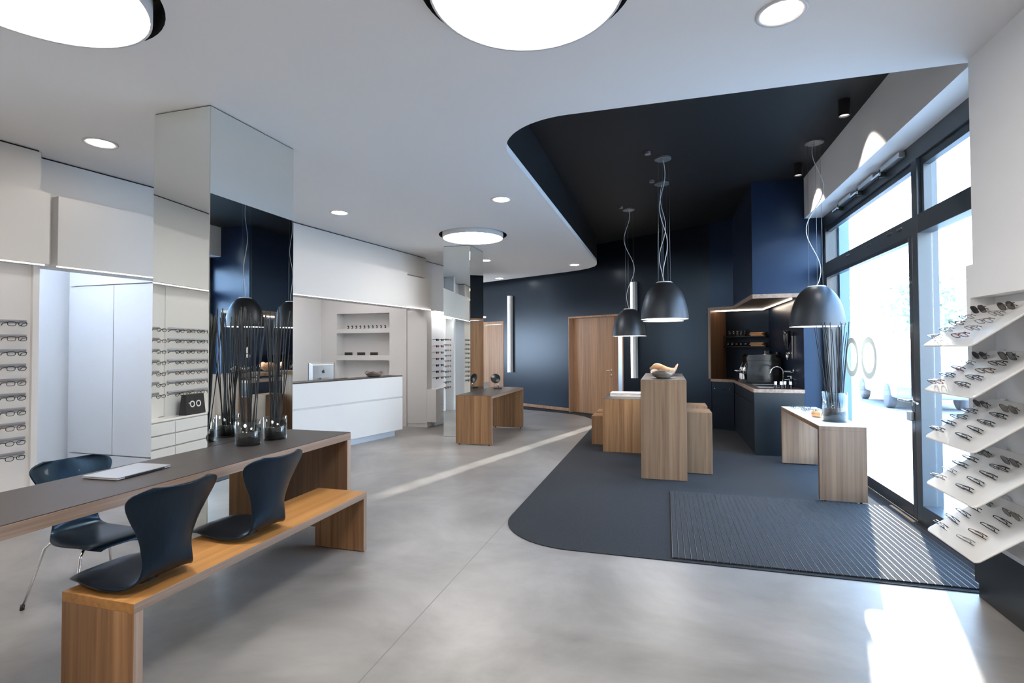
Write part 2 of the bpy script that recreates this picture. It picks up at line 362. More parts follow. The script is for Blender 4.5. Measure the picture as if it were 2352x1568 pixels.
# ------------------------------------------------------------------ ceilings
def hole_slab(outer, holes, z0, z1, zband):
    bm = bmesh.new(); eds = []
    def loop(pts, z):
        v = [bm.verts.new((p[0], p[1], z)) for p in pts]
        return v, [bm.edges.new((v[i], v[(i + 1) % len(v)])) for i in range(len(v))]
    v0, e0 = loop(outer, z0); eds += e0; hs = []
    for c, r in holes:
        hv, he = loop([(c[0] + r * math.cos(2 * PI * i / 56), c[1] + r * math.sin(2 * PI * i / 56)) for i in range(56)], z0)
        eds += he; hs.append(hv)
    bmesh.ops.triangle_fill(bm, use_beauty=True, edges=eds, use_dissolve=False)
    for f in bm.faces:
        f.normal_update()
        if f.normal.z > 0: f.normal_flip()
    def wall(v, za, zb, mi):
        prev = v
        nv = [bm.verts.new((q.co.x, q.co.y, zb)) for q in v]
        for i in range(len(v)):
            j = (i + 1) % len(v)
            bm.faces.new((v[i], v[j], nv[j], nv[i])).material_index = mi
        return nv
    a = wall(v0, z0, zband, 0); wall(a, zband, z1, 1)
    for hv in hs:
        nv = wall(hv, z0, z0 + .2, 2); bm.faces.new(nv).material_index = 2
    return bm
slab = [(-8.2, -3.1), (1.83, -3.1), (1.83, 3.87)] + arc(-.69, 4.52, .65, 270, 180, 16) + [(-1.345, 10.3), (-1.345, 10.75), (-1.37, 11.05), (-1.44, 11.3), (-1.6, 11.55), (-1.82, 11.75), (-2.2, 11.98), (-3.4, 12.58), (-4.61, 13.18), (-8.2, 15.0)]
BIG = [((-2.87, 1.70), .49), ((-.63, 2.42), .47), ((-2.85, 7.61), .47), ((-.9, -1.0), .49), ((-3.6, -1.4), .49)]  # last two discs are unseen fill lights added behind the camera
struct('ceiling', hole_slab(slab, [(c, r + .055) for c, r in BIG], ZC, ZD, ZC + .065), [M['ceil'], M['darkceil'], M['gap']])
struct('ceiling', BX((-9, 2.25, -3.2, 16, ZD, ZD + .1)), M['darkceil'])
# ventilation grille on the curved upstand
t = thing('air_grille', 'small dark air grille in the curved edge above the white ceiling corner', 'vent', (-.69, 4.52, 3.39))
for j in range(9):
    bm = bmesh.new(); tube(bm, [(.640 * math.cos(math.radians(a)), .640 * math.sin(math.radians(a)), j * .036) for a in range(185, 226, 5)], .006, 5); obj('slat', bm, M['gap'], t)
names = ['large round ceiling light in the top left corner of the photo', 'large round ceiling light at the top centre of the photo', 'smaller looking far round ceiling light in front of the distant mirrored pillar', 'added unseen round ceiling light behind the camera on the right', 'added unseen round ceiling light behind the camera on the left']
for (c, r), nm in zip(BIG, names):
    t = thing('disc_light', nm, 'ceiling light', (c[0], c[1], ZC), group='large disc lights recessed in the white ceiling')
    bm = bmesh.new(); lathe(bm, [(r, -.055), (r, .19), (r - .012, .19), (r - .012, -.055)], 64, close=True); obj('housing', bm, M['lac'], t)
    bm = bmesh.new(); lathe(bm, [(0, -.05), (r - .012, -.05), (r - .012, -.035), (0, -.035)], 64, smooth=False); obj('diffuser', bm, M['disc'], t)
DL = [((-4.58, 3.26), 'by the left wall beside the near mirrored pillar'), ((-4.01, 5.83), 'above the white counter, right of the near pillar'), ((-1.84, 5.87), 'left of the black ceiling edge, mid room'),
      ((.6, 3.0), 'at the top right of the white ceiling'), ((-1.83, 10.98), 'in the far tip of the white ceiling by the black ceiling'), ((-3.99, 12.54), 'nearest the far oak door'), ((-3.44, 9.89), 'just behind the far mirrored pillar'),
      ((-4.4, .6), 'above the eyeglass wall left of the camera'), ((.4, -1.2), 'added unseen behind the camera')]  # final downlight is an unseen fill light, added
pr = None
for c, nm in DL:
    if pr is None:
        pr = t = thing('downlight', '', 'ceiling light', (c[0], c[1], ZC), group='small round downlights')
        bm = bmesh.new(); lathe(bm, [(.092, 0), (.125, 0), (.125, -.006), (.115, -.008), (.092, -.004)], 40, close=True); obj('trim_ring', bm, M['lac'], t)
        bm = bmesh.new(); lathe(bm, [(0, -.004), (.093, -.004), (.093, 0), (0, 0)], 40, smooth=False); obj('diffuser', bm, M['down'], t)
        t['label'] = 'small round downlight ' + nm
    else: dup(pr, (c[0], c[1], ZC), (0, 0, 0), 'small round downlight ' + nm)

# ------------------------------------------------------------------ left wall group (all in the slanted frame)
def LB(*b): return BX(*b, T=LT)
for b_ in ((-3.2, -.46, -12.6, -6.21, 2.85, 3.235), (-3.2, -.2, -12.6, -7.5, .725, 2.235), (-3.2, -.46, -12.6, -7.5, 0, .725), (-3.2, -.2, -7.5, -6.24, 0, 2.235)): struct('wall_left', LB(b_), M['white'])
# bulkheads above, in separate boxes
struct('trim_1', LB((-.30, .045, -12.6, -6.225, 2.235, 2.85)), M['white'])
struct('trim_2', LB((-.34, 0, -6.145, -.98, 2.235, 2.85)), M['white'])
struct('trim_3', LB((-.34, -.03, -.98, -.17, 2.235, 2.81)), M['white'])
struct('trim_4', LB((-.5, -.11, -6.225, -6.145, 2.235, 2.85)), M['white'])
# upper wall, set back at different depths
for b_ in ((-.45, -.14, -12.6, -6.21, 2.86, 3.235), (-.6, -.31, -6.21, -3.9, 2.86, 3.235), (-.6, -.175, -3.9, -.12, 2.86, 3.235), (-.8, -.36, -.12, 2.3, 2.24, 3.235)): struct('wall_left', LB(b_), M['white'])
struct('trim_5', LB((-.5, -.155, -12.6, -6.22, 3.235, 3.25), (-.7, -.325, -6.22, -3.91, 3.235, 3.25), (-.7, -.19, -3.91, -.13, 3.235, 3.25), (-.9, -.375, -.13, 2.3, 3.235, 3.25)), M['gap'])  # black strips standing in for the shade in the ceiling gap
struct('wall_left', LB((-3.3, -3.2, -12.6, -.2, 0, 3.25)), M['white'])
# corridor niche with cupboard wall facing the room
struct('wall_left', BX((-7.05, -4.96, 4.62, 4.72, 0, 3.25)), M['lac']); struct('wall_left', BX((-7.05, -6.97, 3.2, 4.62, 0, 3.25)), M['lac'])
struct('ceiling', LB((-3.1, -.62, -6.9, -4.85, 2.9, 2.95)), M['lac'])
t = thing('built_in_cupboard', 'flush white built-in cupboard doors in the bluish lit niche left of the near pillar', 'cupboard', (-6.96, 4.598, 0))
obj('door', BX((.06, .755, -.012, 0, .275, 2.255)), M['lac'], t); obj('door', BX((.765, 1.9, -.012, 0, .275, 2.255)), M['lac'], t); obj('skirting', BX((.06, 1.9, -.012, 0, .0, .262)), M['lac'], t); obj('fascia', BX((.06, 1.9, -.012, 0, 2.268, 2.88)), M['lac'], t)
# counter niche, back wall (y=9.16) with recessed shelves
def shelfwall():
    bm = bmesh.new(); x0, x1, xa, xb = -7.1, -4.80, -6.36, -5.17; y = 9.16; d = .26
    zs = [(1.90, 2.2), (1.37, 1.81), (.86, 1.27)]
    bxm(bm, x0, xa, y, y + d, 0, 3.25); bxm(bm, xb, x1, y, y + d, 0, 3.25)
    z = 0
    for a, b in sorted(zs): bxm(bm, xa, xb, y, y + d, z, a); z = b
    bxm(bm, xa, xb, y, y + d, z, 3.25); bxm(bm, x0, x1, y + d, y + d + .05, 0, 3.25)
    return bm
struct('wall_back', shelfwall(), M['white'])
struct('wall_left', BX((-7.2, -6.72, 4.72, 9.16, 0, 3.25)), M['white'])
struct('ceiling', LB((-3.0, -.62, -4.65, -.1, 2.98, 3.02)), M['white'])
t = thing('tall_cabinet', 'tall white cabinet between the shelf wall and the lit sunglass display', 'cabinet', (-4.79, 9.16, 0))
obj('body', BX((0, .42, .012, .21, 0, 2.235)), M['white'], t); obj('door', BX((.004, .42, 0, .012, .07, 2.235)), M['white'], t, bevel=.002)

def drawers(name_loc, s0, s1, ncol, label, toe=True):
    t = thing('drawer_cabinet', label, 'cabinet', LT @ Vector((0, s0, 0)), rz=-LA)
    L_ = s1 - s0
    obj('body', BX((-.45, -.025, 0, L_, .10, .70)), M['white'], t); obj('toe_kick', BX((-.4, -.07, .0, L_, 0, .10)), M['lac'], t)
    obj('worktop', BX((-.45, 0, 0, L_, .70, .72)), M['acryl'], t)
    w_ = L_ / ncol
    for c in range(ncol):
        for r in range(4):
            z0 = .12 + r * .145
            obj('drawer', BX((-.024, 0, c * w_ + .004, (c + 1) * w_ - .004, z0, z0 + .130)), M['lac'], t, bevel=.002)
    return t
drawers(0, -12.4, -7.52, 7, 'long low white drawer cabinet under the eyeglass wall, seen in the near mirror')
drawers(0, .02, 2.2, 3, 'low white drawer cabinet under the lit sunglass display by the far pillar')
struct('trim_6', BX((-4.368, -4.18, 9.16, 9.36, .1, .72)), M['white'])
# lit sunglass display panel (far) and hidden twin between corridor and counter
M['backlit'] = mat('white_display_panel', (.82, .82, .83), .4)
t = thing('sunglass_rack', 'brightly lit white sunglass wall above the drawers by the far pillar', 'display', LT @ Vector((-.22, .02, 0)), rz=-LA)
obj('panel', BX((-.03, 0, 0, 2.2, .725, 2.23)), M['backlit'], t)
obj('light_strip', BX((.12, .16, .02, 2.15, 2.205, 2.225)), M['stripx'], t)
obj('light_strip', BX((.01, .02, -.0, .008, .76, 2.2)), M['strip'], t)
obj('added_strip_shield', BX((-.13, .17, -.01, 2.2, 2.227, 2.238)), M['white'], t)  # cover added to keep the strip's light off the wall above
t = thing('sunglass_rack', 'lit white sunglass wall beside the counter, seen in the far mirror', 'display', LT @ Vector((-.22, -4.56, 0)), rz=-LA)
obj('panel', BX((-.03, 0, 0, .66, .0, 2.23)), M['backlit'], t); obj('light_strip', BX((.12, .16, .02, .62, 2.205, 2.225)), M['stripx'], t); obj('added_strip_shield', BX((-.03, .17, 0, .66, 2.227, 2.234)), M['white'], t)  # cover over the strip added so it shines downward only
# thin light strips under the bulkheads
for nm, s0, s1, mm in (('glowing light strip under the left bulkhead above the eyeglasses', -12.4, -6.23, 'strip'), ('glowing light strip under the long white bulkhead', -6.14, -.2, 'strip')):
    t = obj('light_strip', BX((-.028, -.016, s0, s1, 2.227, 2.2345)), M[mm]); t.matrix_world = LT; tag(t, nm, 'light strip')
# soft cove lamps inside the niches
t = obj('light_strip', BX((0, 1.2, 0, .06, 0, .02)), M['stripc'], loc=(-6.8, 3.5, 2.86)); tag(t, 'cool white light strip inside the left cupboard niche', 'light strip')
t = obj('light_strip', BX((0, .06, 0, 3.8, 0, .02)), M['stripx'], loc=(-5.5, 5.0, 2.94)); tag(t, 'warm white light strip inside the niche behind the counter', 'light strip')

# ------------------------------------------------------------------ mirrored pillars
def pillar(x0, x1, y0, y1, label):
    t = thing('mirrored_pillar', label, 'pillar', (x0, y0, 0)); W, D = x1 - x0, y1 - y0; h = ZC - .008
    obj('core', BX((.008, W - .008, .008, D - .008, 0, ZC)), M['medge'], t)
    obj('mirror_panel', BX((.004, W - .004, 0, .006, .004, h)), M['mirror'], t)
    obj('mirror_panel', BX((W - .006, W, .004, D - .004, .004, h)), M['mirror'], t)
    obj('mirror_panel', BX((0, .006, .004, D - .004, .004, h)), M['mirror'], t)
    obj('mirror_panel', BX((.004, W - .004, D - .006, D, .004, h)), M['mirror'], t)
    return t
pillar(-3.635, -3.11, 2.97, 3.85, 'large mirror-clad square pillar standing behind the long table')
pillar(-3.655, -3.165, 8.31, 8.99, 'distant mirror-clad square pillar behind the small oak desk')

# ------------------------------------------------------------------ far dark wall with doors (local b, depth, z)
def BBm(bm, *bs):
    for b in bs: bxm(bm, *b, T=BT)
    return bm
bm = bmesh.new()
BBm(bm, (-7, -3.35, 0, .2, 0, ZD), (-3.35, -2.30, 0, .2, 2.21, ZD), (-2.30, 0, 0, .2, 0, ZD), (0, 1.53, 0, .2, 2.22, ZD), (1.53, 3.43, 0, .2, 0, ZD), (3.43, 3.478, 0, .2, 0, .92), (3.43, 3.478, 0, .2, 2.23, ZD))
struct('wall_back', bm, M['darkwall'])
struct('baseboard_back', BBm(bmesh.new(), (-2.28, -.005, -.012, 0, .025, .095)), M['door'])
def broot(name, b0): 
    o = sroot(name, BT @ Vector((b0, 0, 0)), rz=math.radians(-31.3)); return o
d1 = broot('door_1', 0)
obj('door_frame', BX((0, .02, -.012, .2, 0, 2.22), (1.51, 1.53, -.012, .2, 0, 2.22), (0.02, 1.51, -.012, .2, 2.18, 2.22), (1.20, 1.255, .06, .2, 0, 2.18)), M['door'], d1, bevel=.002)
obj('door_leaf', BX((.03, 1.195, .12, .165, .008, 2.175)), M['door'], d1, bevel=.002)
hd = bmesh.new(); tube(hd, [(1.13, .12, 1.0), (1.13, .07, 1.0), (1.12, .062, 1.0), (1.00, .062, 1.0)], .009); lathe(hd, [(0, 0), (.026, 0), (.026, .012), (0, .012)], 20, T=Matrix.Translation((1.13, .12, 1.0)) @ Matrix.Rotation(PI / 2, 4, 'X')); lathe(hd, [(0, 0), (.026, 0), (.026, .01), (0, .01)], 20, T=Matrix.Translation((1.13, .12, .90)) @ Matrix.Rotation(PI / 2, 4, 'X'))
obj('door_handle', hd, M['chrome'], d1)
obj('side_glass', BX((1.255, 1.51, .12, .128, .01, 2.18)), M['glass'], d1)
d2 = broot('door_2', -3.35)
obj('door_frame', BX((0, .05, -.012, .2, 0, 2.22), (1.0, 1.05, -.012, .2, 0, 2.22), (.05, 1.0, -.012, .2, 2.14, 2.22)), M['door'], d2, bevel=.002)
obj('door_leaf', BX((.052, .998, .0, .04, .008, 2.135)), M['door'], d2, bevel=.002)
# exam room behind the side glass, daylit from a window in its far wall
er = bmesh.new(); BBm(er, (-1.0, -.9, .2, 4.1, 0, 3.75), (3.2, 3.3, .2, 4.1, 0, 3.75), (-1.0, -.6, 4.0, 4.1, 0, 3.75), (-.6, 3.3, 4.0, 4.1, 0, .9), (1.3, 3.3, 4.0, 4.1, .9, 3.75), (-.6, 1.3, 4.0, 4.1, 3.6, 3.75)); struct('wall_back', er, M['white'])
struct('floor', BBm(bmesh.new(), (-1.0, 3.3, .2, 4.1, -.02, .004)), M['floor']); 
struct('ceiling', BBm(bmesh.new(), (-1.0, 3.3, .2, 4.1, 3.7, 3.75)), M['white'])
for b_, lb in ((-2.05, 'tall glowing tube light on the dark wall between the two oak doors'), (1.78, 'tall glowing tube light right of the far oak door, behind a pendant')):
    t = thing('wall_tube_light', lb, 'wall light', BT @ Vector((b_, 0, .87)), rz=math.radians(-31.3), group='vertical tube wall lights')
    obj('housing', BX((.045, .115, -.085, 0, 0, 1.99)), M['lac'], t, bevel=.003); obj('diffuser', BX((0, .045, -.085, -.02, 0.002, 1.988)), M['tube'], t)

# ------------------------------------------------------------------ kitchen niche
K = [(.8, 10.345), (1.17, 10.12), (1.17, 7.95), (1.80, 7.95), (1.80, 10.46), (1.115, 10.86)]
struct('wall_back', prism(bmesh.new(), [(1.115, 10.86), (1.80, 10.46), (1.85, 10.55), (1.85, 11.2), (1.2, 11.2), (1.05, 10.98)], 0, ZD), M['darkcab'])
struct('trim_7', prism(bmesh.new(), [(.80, 10.346), (1.115, 10.86), (1.0, 10.92), (.865, 10.54), (.763, 10.37)], .92, 2.23), M['oakdk'])
struct('wall_right', BX((1.80, 2.06, 7.95, 12.3, 0, ZD)), M['blue'])
bm = prism(bmesh.new(), K, 2.235, ZD); struct('wall_back', bm, M['blue'])
# hood rim: pale edge and brown underside
def inset(pts, d):
    return pts
t = thing('kitchen_hood_panel', 'pale edged brown ceiling panel above the kitchenette worktop', 'panel', (0, 0, 0))
obj('panel', prism(bmesh.new(), K, 2.18, 2.225), M['lamb'], t)
bm = bmesh.new()
def edgeband(bm, pts, z0, z1, th=.012, out=.002):
    for (x0, y0), (x1, y1) in zip(pts, pts[1:]):
        d = Vector((x1 - x0, y1 - y0, 0)); l = d.length; d /= l; T = Matrix(((d.x, d.y, 0, x0), (d.y, -d.x, 0, y0), (0, 0, 1, 0), (0, 0, 0, 1)))
        bxm(bm, -.002, l + .002, -out - .004, th, z0, z1, T=T)
    bmesh.ops.recalc_face_normals(bm, faces=bm.faces); return bm
obj('edge_band', edgeband(bmesh.new(), K[:4], 2.175, 2.232), M['edge'], t)
led = [(.93, 10.36), (1.60, 9.93), (1.60, 8.2)]
bm = bmesh.new()
pts = [Vector((.90, 10.50, 2.172)), Vector((1.68, 10.30, 2.172)), Vector((1.70, 8.15, 2.172))]
tube(bm, [pts[0], pts[1]], .008); tube(bm, [pts[1], pts[2]], .008); obj('light_strip', bm, M['stripw'], t)
struct('trim_8', edgeband(bmesh.new(), [(.765, 10.366), (.80, 10.345)], .92, 2.23), M['edgeZ'])
# base cabinets
t = thing('kitchen_base_cabinet', 'black handleless kitchenette base cabinet under the oak edged worktop', 'cabinet', (0, 0, 0))
obj('body', prism(bmesh.new(), [(.815, 10.355), (1.185, 10.13), (1.185, 7.965), (1.795, 7.965), (1.795, 10.44), (1.12, 10.84)], .0, .872), M['darkcab'], t)
bm = bmesh.new()
obj('end_panel', BX((1.172, 1.798, 7.95, 7.965, .0, .872)), mat('teal_black_lacquer', (.003, .008, .012), .4), t)
for i, (a, b) in enumerate(((7.99, 8.58), (8.59, 9.18), (9.19, 9.78), (9.79, 10.11))):
    obj('door', BX((1.172, 1.185, a, b, .08, .70)), M['darkcab'], t, bevel=.002); obj('drawer', BX((1.172, 1.185, a, b, .71, .866)), M['darkcab'], t, bevel=.002)
f = obj('door', BBm(bmesh.new(), (3.49, 3.90, -.004, .01, .08, .866)), M['darkcab'], t)
hb = bmesh.new(); tube(hb, [BT @ Vector((3.55, -.005, .745)), BT @ Vector((3.55, -.03, .745)), BT @ Vector((3.85, -.03, .745)), BT @ Vector((3.85, -.005, .745))], .005); obj('towel_bar', hb, M['glossblack'], f)
kb = bmesh.new(); 
for q in (3.56, 3.84): lathe(kb, [(0, -.008), (.008, -.008), (.008, .008), (0, .008)], 10, T=Matrix.Translation(BT @ Vector((q, -.034, .745))))
obj('knob', kb, M['chrome'], f)
t = thing('worktop', 'brown kitchenette worktop with pale oak edge running round the corner', 'worktop', (0, 0, 0))
obj('top', prism(bmesh.new(), [(K[0][0] + .01, K[0][1] + .01), (1.18, 10.13), (1.18, 7.96), K[3], K[4], K[5]], .874, .918), M['lamb'], t); obj('edge_band', edgeband(bmesh.new(), K[:4], .872, .92), M['edge'], t)
def put(bmx): return bmx
# sink
t = thing('sink', 'low steel sink rim let into the kitchenette worktop', 'sink', (1.28, 8.34, .9185))
obj('rim', BX((0, .34, 0, .012, 0, .006), (0, .34, .58, .592, 0, .006), (0, .012, .012, .58, 0, .006), (.328, .34, .012, .58, 0, .006)), M['alu'], t); obj('basin', BX((.012, .328, .012, .58, 0, .002)), M['plinth'], t)
t = thing('faucet', 'chrome swan neck tap beside the coffee machine', 'tap', (1.69, 8.72, .918))
bm = bmesh.new(); lathe(bm, [(0, 0), (.024, 0), (.022, .03), (.013, .04), (.012, .2), (.0, .2)], 16); tube(bm, [(0, 0, .18)] + [(-.085 + .085 * math.cos(a), 0, .20 + .085 * math.sin(a)) for a in [i * PI / 12 for i in range(12)]] + [(-.176, 0, .19), (-.185, 0, .17)], .009); obj('spout', bm, M['chrome'], t)
bm = bmesh.new(); tube(bm, [(.01, -.0, .09), (.06, -.02, .095), (.10, -.03, .10)], .007); lathe(bm, [(0, 0), (.014, 0), (.014, .03), (0, .03)], 12, c=(.10, -.03, .085)); obj('lever', bm, M['chrome'], t)
# coffee machine
t = thing('coffee_machine', 'large black espresso machine with chrome levers on the kitchenette worktop', 'coffee machine', (1.228, 9.15, .920))
bm = bmesh.new()
prof = [(.02, 0.02), (.05, .0), (.48, 0), (.495, .03), (.485, .44), (.46, .465), (.04, .465), (.01, .42), (.03, .26), (.015, .16)]
lo = [bm.verts.new((x, 0, z)) for x, z in prof]; hi = [bm.verts.new((x, .46, z)) for x, z in prof]
bm.faces.new(lo); bm.faces.new(hi[::-1])
for i in range(len(prof)): bm.faces.new((lo[i], hi[i], hi[(i + 1) % len(prof)], lo[(i + 1) % len(prof)]))
bmesh.ops.recalc_face_normals(bm, faces=bm.faces)
obj('body', bm, M['glossblack'], t, bevel=.008); obj('side_seam', BX((.03, .485, -.004, 0, .36, .364)), M['gap'], t)
obj('drip_tray', BX((-.06, .10, .03, .43, 0, .06)), M['glossblack'], t, bevel=.004)
for y_ in (.1, .3):
    bm = bmesh.new(); cylz(bm, 0, y_, .19, .25, .032); tube(bm, [(0, y_, .20), (-.13, y_, .19)], .012); obj('brew_group', bm, M['chrome'], t)
    bm = bmesh.new(); cylz(bm, -.02, y_, .0625, .15, .036); obj('milk_jug', bm, M['chrome'], t)
for a_ in (.03, .43): obj('steam_wand', tube(bmesh.new(), [(-.01, a_, .08), (-.03, a_ + .01, .2), (.02, a_, .35)], .006), M['chrome'], t)
bm = bmesh.new(); cylz(bm, .36, .14, .466, .52, .06); obj('bean_lid', bm, M['glossblack'], t)
t = thing('coffee_grinder', 'tall dark coffee grinder standing right of the espresso machine', 'grinder', (1.765, 9.5, .918))
obj('body', BX((-.035, .03, -.1, .1, 0, .40)), M['blackp'], t, bevel=.01); bm = bmesh.new(); cylz(bm, 0, 0, .401, .5, .03); obj('hopper', bm, M['blackp'], t)
# wall shelves
for z, lb in ((1.685, 'upper thin black shelf with drinking glasses in the kitchenette'), (1.50, 'lower thin black shelf with black mugs in the kitchenette')):
    sd_ = Vector((1.80 - 1.115, 10.46 - 10.86, 0)); l = sd_.length; sd_ /= l
    o = obj('wall_shelf', BX((.02, l - .0, -.16, -.002, 0, .018)), M['blackp'], loc=(1.115, 10.86, z), rz=math.atan2(sd_.y, sd_.x)); tag(o, lb, 'shelf', 'kitchenette wall shelves')
ra = math.atan2(sd_.y, sd_.x); ST = Matrix.Translation((1.115, 10.86, 0)) @ Matrix.Rotation(ra, 4, 'Z')
pr = None
for i in range(5):
    p = ST @ Vector((.12 + i * .072, -.09, 1.703)); pos = ['leftmost', 'second from left', 'middle', 'fourth from left', 'rightmost'][i]
    if not pr:
        bm = bmesh.new(); lathe(bm, [(0, 0), (.024, 0), (.028, .11), (.026, .11), (.022, .006), (0, .006)], 18); pr = obj('drinking_glass', bm, M['tumbler'], loc=p); tag(pr, pos + ' of the five drinking glasses on the upper shelf', 'glass', 'drinking glasses on the upper shelf')
    else: dup(pr, p, (0, 0, 0), pos + ' of the five drinking glasses on the upper shelf')
pr = None
for i in range(5):
    p = ST @ Vector((.09 + i * .082, -.09, 1.518)); pos = ['leftmost', 'second from left', 'middle', 'fourth from left', 'rightmost'][i]
    if not pr:
        pr = thing('black_mug', pos + ' of the five black mugs with a ring mark on the lower shelf', 'mug', p, group='black mugs on the lower shelf')
        bm = bmesh.new(); lathe(bm, [(0, 0), (.03, 0), (.032, .075), (.029, .075), (.027, .006), (0, .006)], 18); obj('cup', bm, M['blackp'], pr)
        bm = bmesh.new()
        for q in (-.009, .009): lathe(bm, [(.004, 0), (.008, 0), (.008, .002), (.004, .002)], 12, T=Matrix.Translation((q * .9 - .008, -.033, .04)) @ Matrix.Rotation(PI / 2, 4, 'X') @ Matrix.Identity(4), close=True)
        obj('ring_mark', bm, M['label'], pr); pr.rotation_euler[2] = ra * .3
    else: dup(pr, p, (0, 0, ra * .3), pos + ' of the five black mugs with a ring mark on the lower shelf')
g_ = 'stacked wooden serving boards on the kitchenette shelves'
for z, nm, n in ((1.703, 'upper', 3), (1.518, 'lower', 3)):
    for i in range(n):
        p = ST @ Vector((.625 + (.012, -.012, .006)[i], -.08, z + i * .023))
        o = obj('serving_board', BX((-.115, .115, -.06, .06, 0, .021)), M['board'], loc=p, rz=ra + (.03, -.05, .02)[i], bevel=.004); tag(o, '%s wooden serving board in the stack on the %s kitchenette shelf' % (('bottom', 'middle', 'top')[i], nm), 'board', g_)
# items on the blue wall
t = thing('bottle_dispenser', 'upside down dark bottle in a chrome wall dispenser on the blue wall', 'dispenser', (1.80, 8.55, 1.36))
bm = bmesh.new(); lathe(bm, [(0, .38), (.045, .38), (.05, .37), (.05, .27), (.045, .2), (.018, .12), (.014, .05), (0, .05)], 24, c=(-.085, 0, 0)); obj('bottle', bm, M['glossblack'], t)
bm = bmesh.new(); bxm(bm, -.03, -.01, -.015, .015, -.03, .30); tube(bm, [(-.02, 0, .05), (-.085, 0, .05)], .012); lathe(bm, [(0, -.05), (.012, -.05), (.018, -.01), (.02, .05), (0, .05)], 14, c=(-.085, 0, 0)); obj('bracket', bm, M['chrome'], t)
obj('back_plate', BX((-.0095, -.001, -.02, .02, -.06, .36)), M['blackp'], t)
t = thing('soap_dish', 'small white soap dish on a chrome wall bracket below the bottle dispenser', 'soap dish', (1.80, 8.55, 1.13))
bm = bmesh.new(); lathe(bm, [(0, 0), (.03, 0), (.05, .015), (.047, .017), (.028, .005), (0, .005)], 20, c=(-.09, 0, 0)); obj('dish', bm, M['lac'], t)
bm = bmesh.new(); tube(bm, [(-.001, -.07, .01), (-.05, -.05, 0), (-.07, 0, 0)], .006); lathe(bm, [(0, -.02), (.014, -.02), (.014, .03), (0, .03)], 14, c=(-.016, -.07, .02)); obj('bracket', bm, M['chrome'], t)
pr = None
for i, (x, y) in enumerate(((1.47, 8.10), (1.545, 8.11), (1.60, 8.16), (1.665, 8.13))):
    lb = ['leftmost', 'second from left', 'third from left', 'rightmost'][i] + ' of the small black bottles with white caps on the worktop corner'
    if not pr:
        pr = thing('small_bottle', lb, 'bottle', (x, y, .918), group='small black bottles on the worktop corner')
        bm = bmesh.new(); cylz(bm, 0, 0, 0, .055, .02); obj('bottle', bm, M['glossblack'], pr); bm = bmesh.new(); cylz(bm, 0, 0, .0555, .10, .019); obj('cap', bm, M['label'], pr)
    else: dup(pr, (x, y, .918), (0, 0, 0), lb)
t = thing('soap_bottle', 'dark pump bottle standing behind the small bottles on the worktop', 'bottle', (1.74, 8.45, .918))
bm = bmesh.new(); cylz(bm, 0, 0, 0, .12, .03); obj('bottle', bm, M['glossblack'], t); bm = bmesh.new(); cylz(bm, 0, 0, .1205, .15, .008); bxm(bm, -.05, .01, -.008, .008, .151, .162); obj('pump', bm, M['label'], t)

# ------------------------------------------------------------------ right wall, window soffit, window
WX = 2.055
for b_ in ((1.80, 2.25, -3.2, 3.85, 1.99, ZD), (1.885, 2.25, -3.2, 3.85, .37, 1.79), (1.765, 1.885, 3.805, 3.85, .37, 1.79), (1.765, 2.25, -3.2, 3.85, 1.79, 1.99)): struct('wall_right', BX(b_), M['ceil'])
struct('wall_right', BX((1.775, 2.25, -3.2, 3.85, .09, .36)), M['plinth'])
struct('baseboard_right', BX((1.79, 2.25, -3.2, 3.84, 0, .09)), M['plinth'])
struct('trim_9', BX((1.772, 1.884, -3.2, 3.795, .36, .385)), M['lac'])
struct('trim_10', BX((1.83, 2.25, 3.87, 7.95, 3.245, ZD)), M['ceil'])
struct('wall_right', BX((WX, 2.3, 7.95, 8.2, 0, ZD), (WX, 2.3, 3.6, 3.9, 0, 3.25)), M['frame'])
W1 = sroot('window_1', (WX, 0, 0))
fr = M['frame']
# head, transoms, sills of both bays, mullion
obj('frame', BX((0, .11, 3.86, 7.95, 3.09, 3.245)), fr, W1, bevel=.003)
obj('transom', BX((-.005, .11, 3.86, 7.95, 2.455, 2.615)), fr, W1, bevel=.003)
obj('mullion', BX((-.01, .14, 5.19, 5.29, 0, 3.09)), fr, W1, bevel=.003)
obj('mullion', BX((0, .14, 7.86, 7.95, 0, 3.09)), fr, W1, bevel=.003)
obj('sill', BX((-.01, .12, 3.86, 5.19, 0, .17)), fr, W1, bevel=.003)
obj('window_pane', BX((.085, .093, 5.30, 7.87, 2.62, 3.085)), M['glass'], W1)
obj('window_pane', BX((.085, .093, 3.87, 5.18, 2.62, 3.085)), M['glass'], W1)
obj('window_pane', BX((.085, .093, 3.87, 5.18, .175, 2.45)), M['glass'], W1)
obj('sash', BX((.02, .08, 3.87, 5.185, 3.02, 3.088), (.02, .08, 5.135, 5.185, 2.62, 3.02), (.02, .08, 5.30, 7.855, 3.03, 3.088)), fr, W1, bevel=.002)
obj('reveal', BX((.145, .26, 7.80, 7.95, 0, 3.3)), mat('sky_tinted_reveal', (.12, .22, .32), .35), W1)  # sky light on the shaded reveal put into its blue colour
bm = bmesh.new()
for a in (5.5, 5.72, 6.25, 6.9): bxm(bm, -.012, -.005, a, a + .10, 2.56, 2.572)
obj('latch', bm, M['alu'], W1)
